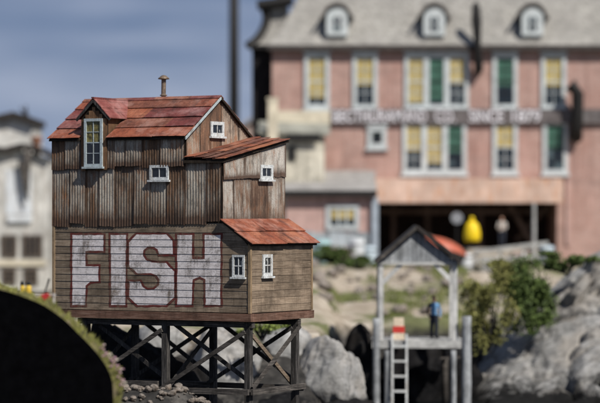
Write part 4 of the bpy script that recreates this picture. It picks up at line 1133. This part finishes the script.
# drain pipe at the right pier
mb = MB(); mb.box(bx(566),bx(570),DB-.12,DB-.002,bz(245),bz(150)); mb.build('drain_pipe', M['pink2'], big, True)

# side wing with flared mansard, shade put into its wall colour
wing = thing('side_wing', (bx(262), DB+1.2, gz), 'dark side wing with shade in its wall colour and a curved mansard left of the pink building', 'building')
KW = (DB+1.2)/F
wx = lambda px: (px-300)*KW; wz = lambda py: CZ-(py-HOR)*KW
mb = MB(); mb.box(wx(252),wx(271.6),DB+1.2,DB+8,gz-.3,wz(46)); mb.build('wall', plain('shade_black_wall', (.018,.016,.017), .9, .4, 1.5, .1), wing, True)  # near-black colour stands for shade beside the main block
mb = MB(); prv = None
for i in range(9):
    f_ = i/8; ins = 1.3*math.sin(f_*1.57)**.7-(.55*f_**4); z = wz(46)+(wz(3)-wz(46))*f_
    ring = [(wx(250)+ins,DB+1.0+ins*.8,z),(wx(288),DB+1.0+ins*.8,z),(wx(288),DB+8,z),(wx(250)+ins,DB+8,z)]
    if prv: mb.add(prv+ring,[(0,1,5,4),(1,2,6,5),(2,3,7,6),(3,0,4,7)])
    prv = ring
mb.add(prv,[(0,1,2,3)]); mb.build('roof', M['shingle'], wing, True)
mb = MB(); ps = []
for i in range(9):
    f_ = i/8; ins = 1.3*math.sin(f_*1.57)**.7-(.55*f_**4); ps.append((wx(250)+ins-.1,DB+.9+ins*.8,wz(46)+(wz(3)-wz(46))*f_))
mb.tube(ps,.26,8); mb.box(wx(250)-.2,wx(283),DB+.7,DB+.99,wz(49),wz(45)); mb.tube([(wx(257),DB+1.4,wz(5)),(wx(292),DB+1.4,wz(0))],.3,8); mb.build('edge_trim', M['iron'], wing, True)
mb = MB(); mb.box(wx(276),wx(293),DB+1.8,DB+3,wz(4),wz(-14)); mb.build('chimney', M['iron'], wing, True)

# annex in front of the big building, cream shed beside it
DA_ = 146.0; KA = DA_/F
ax = lambda px: (px-300)*KA; az = lambda py: CZ-(py-HOR)*KA
an = thing('annex_building', (ax(330), DA_, gz), 'low pink annex with grey lean-to roof and wide window', 'building')
mb = MB(); mb.box(ax(286),ax(374),DA_,DA_+3.7,gz-.4,az(196)); mb.build('wall', M['pink2'], an, True)
mb = MB(); q = [(ax(283),DA_-.5,az(195)),(ax(377),DA_-.5,az(195)),(ax(377),DA_+3.7,az(172)),(ax(283),DA_+3.7,az(172))]
mb.hexa(q,[(a,b,c+.14) for a,b,c in q]); mb.build('roof', plain('grey_felt_roof',(.3,.29,.28),.8,.3,1.2,.2), an, True)
mb = MB(); mb.box(ax(283),ax(377),DA_-.56,DA_-.505,az(196.5),az(190.5)); mb.build('gutter', M['iron'], an, True)
mb = MB(); mb.box(ax(372),ax(378),DA_-.3,DA_-.05,gz-.4,az(197)); mb.build('drain_pipe', plain('blue_grey_pipe',(.35,.4,.46),.6,.25,3), an, True)
mb = MB()
a0,a1,b0,b1 = ax(326),ax(359),az(230),az(205)
mb.box(a0,a1,DA_-.12,DA_-.002,b0,b0+.25); mb.box(a0,a1,DA_-.12,DA_-.002,b1-.22,b1); mb.box(a0,a0+.25,DA_-.11,DA_-.002,b0+.25,b1-.22); mb.box(a1-.25,a1,DA_-.11,DA_-.002,b0+.25,b1-.22)
for k in (1,2):
    x = a0+.25+(a1-a0-.5)*k/3; mb.box(x-.05,x+.05,DA_-.1,DA_-.002,b0+.25,b1-.22)
aw = mb.build('window', M['bframe'], an, True)
mb = MB(); mb.box(a0+.25,a1-.25,DA_-.03,DA_-.003,b0+.25,b1-.22); mb.build('pane', M['bpane'], aw, True)
mb = MB()
for k in range(3):
    x = a0+.3+(a1-a0-.5)*k/3; mb.box(x,x+(a1-a0-.5)/3-.1,DA_-.05,DA_-.034,b0+.25+(b1-b0-.5)*.42,b1-.24)
mb.build('blind', M['blind_y'], aw, True)
mb = MB(); x = ax(300)
while x < ax(371):
    q = min(x+R.uniform(.3,.5), ax(371.5)); mb.box(x+.008,q-.008,DA_-.06-R.uniform(0,.03),DA_-.003,gz-.4,az(232)+R.uniform(-.06,.06)); x = q
mb.build('lower_boards', wood('blue_grey_boards', [(.22,.25,.27),(.38,.42,.45),(.55,.57,.58)], False, .6, .6), an, True)
DC = 147.5; KC = DC/F; cx = lambda px: (px-300)*KC; cz = lambda py: CZ-(py-HOR)*KC
sh = thing('cream_shed', (cx(296), DC, gz), 'cream plank shed with dark shallow eave beside the pink facade', 'shed')
mb = MB(); x = cx(262)
mb.box(cx(262)+.01,cx(325)-.01,DC+.05,DC+2.3,gz-.4,cz(134))
while x < cx(325)-.02:
    q = min(x+R.uniform(.4,.7),cx(325)); mb.box(x+.01,q-.01,DC-R.uniform(0,.03),DC+.049,gz-.4,cz(134)); x = q
mb.build('wall', wood('cream_planks', [(.38,.35,.28),(.56,.52,.43),(.68,.66,.58)], False, .5, .35), sh, True)
mb = MB(); q = [(cx(258),DC-.35,cz(133)),(cx(330),DC-.35,cz(136)),(cx(330),DC+2.35,cz(124)),(cx(258),DC+2.35,cz(122))]; mb.hexa(q,[(a,b,c+.15) for a,b,c in q]); mb.build('roof', plain('mossy_grey_roof',(.3,.3,.26),.8,.35,1.2,.2), sh, True)
mb = MB(); mb.box(cx(286),cx(320),DC-.45,DC-.36,cz(141),cz(134)); mb.build('eave_board', M['iron'], sh, True)
mb = MB(); mb.box(cx(268),cx(278),DC-.6,DC-.46,cz(205),cz(100)); mb.box(cx(267),cx(279),DC-.62,DC-.44,cz(100)+.002,cz(98)); mb.build('flue', M['cream'], sh, True)
mb = MB(); mb.box(cx(288),cx(296),DC-.15,DC-.035,cz(160),cz(146)); mb.build('vent', M['iron'], sh, True)
# salmon-roofed house behind, between the shed and the wing
DK = 172.0; KK = DK/F; kx = lambda px: (px-300)*KK; kz = lambda py: CZ-(py-HOR)*KK
hs = thing('salmon_house', (kx(262), DK, gz), 'faded salmon gabled house showing low between the stilt house and the wing', 'house')
mb = MB(); mb.prism([(kx(236),DK,gz-.4),(kx(290),DK,gz-.4),(kx(290),DK,kz(128)),(kx(262),DK,kz(116)),(kx(236),DK,kz(132))],(0,8,0)); mb.build('wall', plain('salmon_render',(.46,.36,.32),.9,.3,.8), hs, True)
mb = MB()
for (a,b) in (((kx(234),kz(132)),(kx(262),kz(115))),((kx(262),kz(115)),(kx(292),kz(129)))):
    q = [(a[0],DK-.4,a[1]),(b[0],DK-.4,b[1]),(b[0],DK+8.3,b[1]),(a[0],DK+8.3,a[1])]; mb.hexa(q,[(p[0],p[1],p[2]+.25) for p in q])
mb.build('roof', plain('faded_grey_roof',(.3,.29,.3),.85,.3,1), hs, True)
# mast
mb = MB(); p0 = W(234,260,168); mb.tube([(p0.x,168,4.5),(p0.x,168,30)],[.36,.3],12)
tag(recenter(mb.build('mast', M['iron'], None, smooth=True)), 'tall black mast standing behind the stilt house, running out of the top', 'mast')

# ------------------------------------------------------------------ left background building
DL = 150.0
lb = thing('white_building', (bx(10), DL, gz-1), 'whitewashed gabled building with dark roof edges at the left edge', 'building')
M['white_wall'] = plain('stained_whitewash', (.55,.54,.51), .9, .45, .6, .1, 0, (.24,.2,.165))
mb = MB(); mb.prism([(bx(-60),DL,3.6),(bx(49),DL,3.6),(bx(49),DL,bz(158)),(bx(18),DL,bz(150)),(bx(-20),DL,bz(152)),(bx(-60),DL,bz(165))],(0,9,0)); mb.build('front_wall', M['white_wall'], lb, True)
mb = MB(); mb.prism([(bx(-50),DL+3,bz(170)),(bx(27),DL+3,bz(170)),(bx(27),DL+3,bz(122)),(bx(8),DL+3,bz(116)),(bx(-50),DL+3,bz(130))],(0,6,0)); mb.build('upper_wall', M['white_wall'], lb, True)
mb = MB()
def rl(pts, y0, y1, th):
    for a,b in zip(pts,pts[1:]):
        q = [(bx(a[0]),y0,bz(a[1])),(bx(b[0]),y0,bz(b[1])),(bx(b[0]),y1,bz(b[1])),(bx(a[0]),y1,bz(a[1]))]; mb.hexa(q,[(p[0],p[1],p[2]+th) for p in q])
rl([(-52,130),(8,116),(30,123)], DL+2.5, DL+9.2, .38); rl([(-62,165),(-20,151),(6,153),(20,149),(36,151),(52,158)], DL-.5, DL+2.4, .32)
mb.build('roof', M['dark_roof'], lb, True)
def lwin(a0,a1,y0,y1,c_,r_):
    xa_,xb_,za_,zb_ = bx(a0),bx(a1),bz(y1),bz(y0); mb = MB(); f_ = .12
    mb.box(xa_,xb_,DL-.1,DL-.002,za_,za_+f_); mb.box(xa_,xb_,DL-.1,DL-.002,zb_-f_,zb_); mb.box(xa_,xa_+f_,DL-.09,DL-.002,za_+f_,zb_-f_); mb.box(xb_-f_,xb_,DL-.09,DL-.002,za_+f_,zb_-f_)
    for k in range(1,c_):
        x = xa_+(xb_-xa_)*k/c_; mb.box(x-.03,x+.03,DL-.07,DL-.022,za_+f_,zb_-f_)
    for k in range(1,r_):
        z = za_+(zb_-za_)*k/r_; mb.box(xa_+f_,xb_-f_,DL-.068,DL-.023,z-.03,z+.03)
    w_ = mb.build('window', plain('brown_window_paint',(.11,.085,.065),.7,.3,3), lb, True)
    mb = MB(); mb.box(xa_+f_-.01,xb_-f_+.01,DL-.02,DL-.003,za_+f_-.01,zb_-f_+.01); mb.build('pane', glass_mat('brown_glass',(.01,.008,.007),(.03,.024,.02),.58,1.2), w_, True)
lwin(1,17,235,257,4,3); lwin(22,43,235,257,4,3); lwin(2,16,268,285,3,3); lwin(24,38,268,285,3,3); lwin(-22,-6,235,257,4,3)
mb = MB(); mb.box(bx(-60),bx(46),DL-.14,DL-.003,bz(266),bz(260)); mb.build('string_course', M['cream'], lb, True)
mb = MB(); mb.box(bx(8),bx(32),DL-.22,DL-.004,bz(222),bz(216)); mb.box(bx(6),bx(32),DL-.05,DL-.005,bz(214),bz(170)); mb.build('loading_hatch', plain('pale_hatch',(.6,.63,.66),.8,.25,1,.2,0,(.4,.36,.33)), lb, True)
mb = MB(); mb.tube([(bx(21),DL-.3,bz(162)),(bx(24),DL-.5,bz(178)),(bx(29),DL-.5,bz(200))],[.16,.1,.07],8); mb.bar((bx(29),DL-.4,bz(150)),(bx(27),DL-.4,bz(192)),.3,.3); mb.build('hoist_bracket', M['beam'], lb, True)
rp = plain('rust_brown_stack',(.22,.1,.06),.8,.4,2)
for (px,y0,y1,r_,m_) in ((35,158,136,.22,rp),(20,165,152,.2,rp)):
    mb = MB(); mb.lathe((bx(px),DL+.8,bz(y0)-.3),[(r_,0),(r_,.3+(y0-y1)*KB-.35),(r_*1.5,.3+(y0-y1)*KB-.3),(r_*1.5,.3+(y0-y1)*KB-.05),(r_*.8,.3+(y0-y1)*KB)],12); mb.build('chimney', m_, lb, True)
mb = MB(); mb.lathe((bx(18),DL+4,bz(119)),[(.22,0),(.25,.3),(.16,.42),(.12,.7),(.05,.75)],10); mb.tube([(bx(18),DL+4,bz(112)),(bx(13),DL+4,bz(104))],.06,6); mb.tube([(bx(18),DL+4,bz(112)),(bx(19),DL+4,bz(102))],.05,6); mb.build('finial', M['iron'], lb, True)

# ------------------------------------------------------------------ things on the quay
DQ = 143.0; qz = 5.15
yel = plain('yellow_oilskin',(.75,.53,.01),.5,.15,4,.3)
person((W(472,0,DQ).x, DQ, qz+1.05), .1, 'person in a bright yellow raincoat standing under the canopy', (yel,navy,bl), .1, 'side', yel)
person((W(502,0,DQ+.6).x, DQ+.6, qz+1.05), -.2, 'person in a pale shirt and dark trousers beside the yellow raincoat', (plain('pale_shirt',(.5,.46,.42),.9,.25,8),navy,bl), .1, 'front')
mb = MB(); mb.box(W(466,0,DQ).x,W(545,0,DQ).x,DQ-.7,DQ+1.6,H(W(500,0,DQ).x,DQ)-.3,qz+1.045,0,.0)
ob = recenter(mb.build('stone_platform', plain('quay_stone',(.42,.37,.31),.9,.3,1.2))); tag(ob,'low pale stone platform under the people by the canopy','platform')
fe = thing('railing', (W(508,0,141).x,141,qz), 'pale timber rail fence running along the quay edge', 'fence')
mb = MB(); mb.bar(W(474,252,141),W(548,243,141),.12,.2); mb.build('rail', M['pale_wood_h'], fe, True)
mb = MB(); mb.bar(W(474,262,141),W(548,255,141),.1,.16); mb.build('rail', M['pale_wood_h'], fe, True)
for px in (476,500,524,547):
    a = W(px,0,141.0); mb = MB(); mb.box(a.x-.08,a.x+.08,141.1,141.24,H(a.x,141)-.2,bz(247)); mb.build('post', M['pale_wood'], fe, True)
mb = MB(); a = W(534,0,142); mb.tube([(a.x,142,H(a.x,142)-.2),(a.x,142,W(0,203,142).z)],[.12,.09],8)
tag(recenter(mb.build('wooden_post', M['pale_wood_h'])),'slim pale post standing up against the dark canopy opening','post')
mb = MB(); a = W(457,218,147); mb.tube([a,a+Vector((0,.12,0))],.33,20)
d = mb.build('round_sign', plain('grey_disc',(.24,.25,.27),.7,.2,3)); tag(recenter(d),'grey round disc sign hanging in the dark opening above the boat','sign')
dsc = W(457,218,147)
mb = MB(); mb.box(dsc.x-.04,dsc.x+.04,147.13,147.2,5.0,dsc.z+.2); b_ = mb.build('sign_post', M['iron'], None)
b_.data.transform(Matrix.Translation(-d.location)); b_.parent = d
# upturned orange boat
bo = thing('rowing_boat', W(440,252,140), 'orange red rowing boat lying upturned behind the landing roof', 'boat')
mb = MB(); A, B = W(421,240,140), W(466,257,140); N1 = 14; ax_ = (B-A); Ln = ax_.length; ax_.normalize(); sd = Vector((0,1,0)); upv = sd.cross(ax_)*-1
if upv.z < 0: upv = -upv
prv = None
for i in range(N1+1):
    f_ = i/N1; w_ = .85*max(.04,math.sin(math.pi*min(1,f_*1.0+.0)))**.6; hgt = .52*max(.1,math.sin(math.pi*f_))**.5
    c = A+ax_*Ln*f_
    ring = [c+sd*(w_*math.cos(math.pi*k/8))+upv*(hgt*math.sin(math.pi*k/8)) for k in range(9)]
    if prv: mb.add(prv+ring, [(k,k+1,k+10,k+9) for k in range(8)])
    prv = ring
mb.build('hull', plain('orange_hull_paint',(.42,.1,.055),.5,.25,3,.4,0,(.4,.16,.1)), bo, True, True)
mb = MB(); mb.bar(A+upv*.4,B+upv*.4,.06,.1)
mb.bar(A+upv*.02,B+upv*.02,1.5,.06); mb.build('keel', M['beam'], bo, True)
for f_, lb_ in ((.25,'low timber trestle holding up the high end of the upturned orange boat'),(.8,'low timber trestle holding up the low end of the upturned orange boat')):
    c = A+ax_*Ln*f_; g0 = H(c.x,140)
    r0 = thing('boat_trestle', (c.x,140,g0), lb_, 'trestle', 'boat trestles')
    mb = MB(); mb.box(-.07,.07,-.75,.75,c.z-g0-.19,c.z-g0-.05); mb.build('cross_beam', M['beam'], r0)
    for sy in (-.6,.6):
        for sx in (-1,1):
            mb = MB(); mb.bar((sx*.22,sy,-.1),(sx*.05,sy,c.z-g0-.19),.08,.08,(0,1,0)); mb.build('leg', M['beam'], r0)
# barrels, floats and crates by the annex and the quay
def barrel(px, py, D, r_, h_, mat, label):
    b = W(px,py,D); g_ = H(b.x,D); r0 = thing('barrel', (b.x,D,g_), label, 'barrel', 'barrels on the quay')
    mb = MB(); mb.lathe((0,0,0),[(r_*.9,0),(r_,h_*.25),(r_*1.04,h_*.5),(r_,h_*.75),(r_*.9,h_)],14); mb.build('body', mat, r0, smooth=True)
    mb = MB()
    for z in (.2,.78): mb.lathe((0,0,h_*z),[(r_*1.0,0),(r_*1.06,.01),(r_*1.06,.06),(r_*1.0,.07)],14)
    mb.build('hoop', M['eave'], r0)
teal = plain('teal_paint',(.3,.45,.47),.6,.3,4); wht = plain('white_paint',(.52,.54,.56),.6,.15,4); rose = plain('rose_paint',(.52,.32,.36),.7,.3,4); bgr = plain('blue_grey_paint',(.42,.5,.56),.6,.25,4)
barrel(322,262,143.5,.5,1.5,teal,'pale teal barrel at the left foot of the annex'); barrel(357,262,143.8,.42,1.6,wht,'white barrel under the right side of the annex window')
barrel(340,265,143.2,.55,1.1,rose,'low rose pink barrel between the teal and white ones'); barrel(369,262,144,.4,1.2,bgr,'blue grey barrel by the annex drain pipe')
barrel(466,262,140.2,.36,.95,wht,'small white barrel beside the orange boat'); barrel(547,262,142.2,.42,1.2,bgr,'blue grey barrel at the right end of the quay railing')
def crate(px, D, s_, z_, mat, label):
    b = W(px,0,D); r0 = thing('crate', (b.x,D,H(b.x,D)+z_), label, 'crate', 'crates on the quay')
    mb = MB(); h_ = s_
    for k in range(4): mb.box(-s_/2,s_/2,-s_/2,-s_/2+.04,h_*k/4+.02,h_*(k+1)/4-.02); mb.box(-s_/2,s_/2,s_/2-.04,s_/2,h_*k/4+.02,h_*(k+1)/4-.02); mb.box(-s_/2,-s_/2+.04,-s_/2+.045,s_/2-.045,h_*k/4+.02,h_*(k+1)/4-.02); mb.box(s_/2-.04,s_/2,-s_/2+.045,s_/2-.045,h_*k/4+.02,h_*(k+1)/4-.02)
    mb.box(-s_/2+.05,s_/2-.05,-s_/2+.05,s_/2-.05,.0,.05); mb.build('slats', mat, r0)
    mb = MB(); mb.box(-s_/2-.02,s_/2+.02,-s_/2-.02,s_/2+.02,h_-.01,h_+.05); mb.build('lid', mat, r0)
crate(488,140.3,.75,0,M['pale_wood_h'],'pale timber crate in front of the quay railing'); crate(521,142.0,.9,0,plain('pinkish_crate',(.5,.4,.36),.8,.3,4),'pinkish crate behind the right half of the railing')
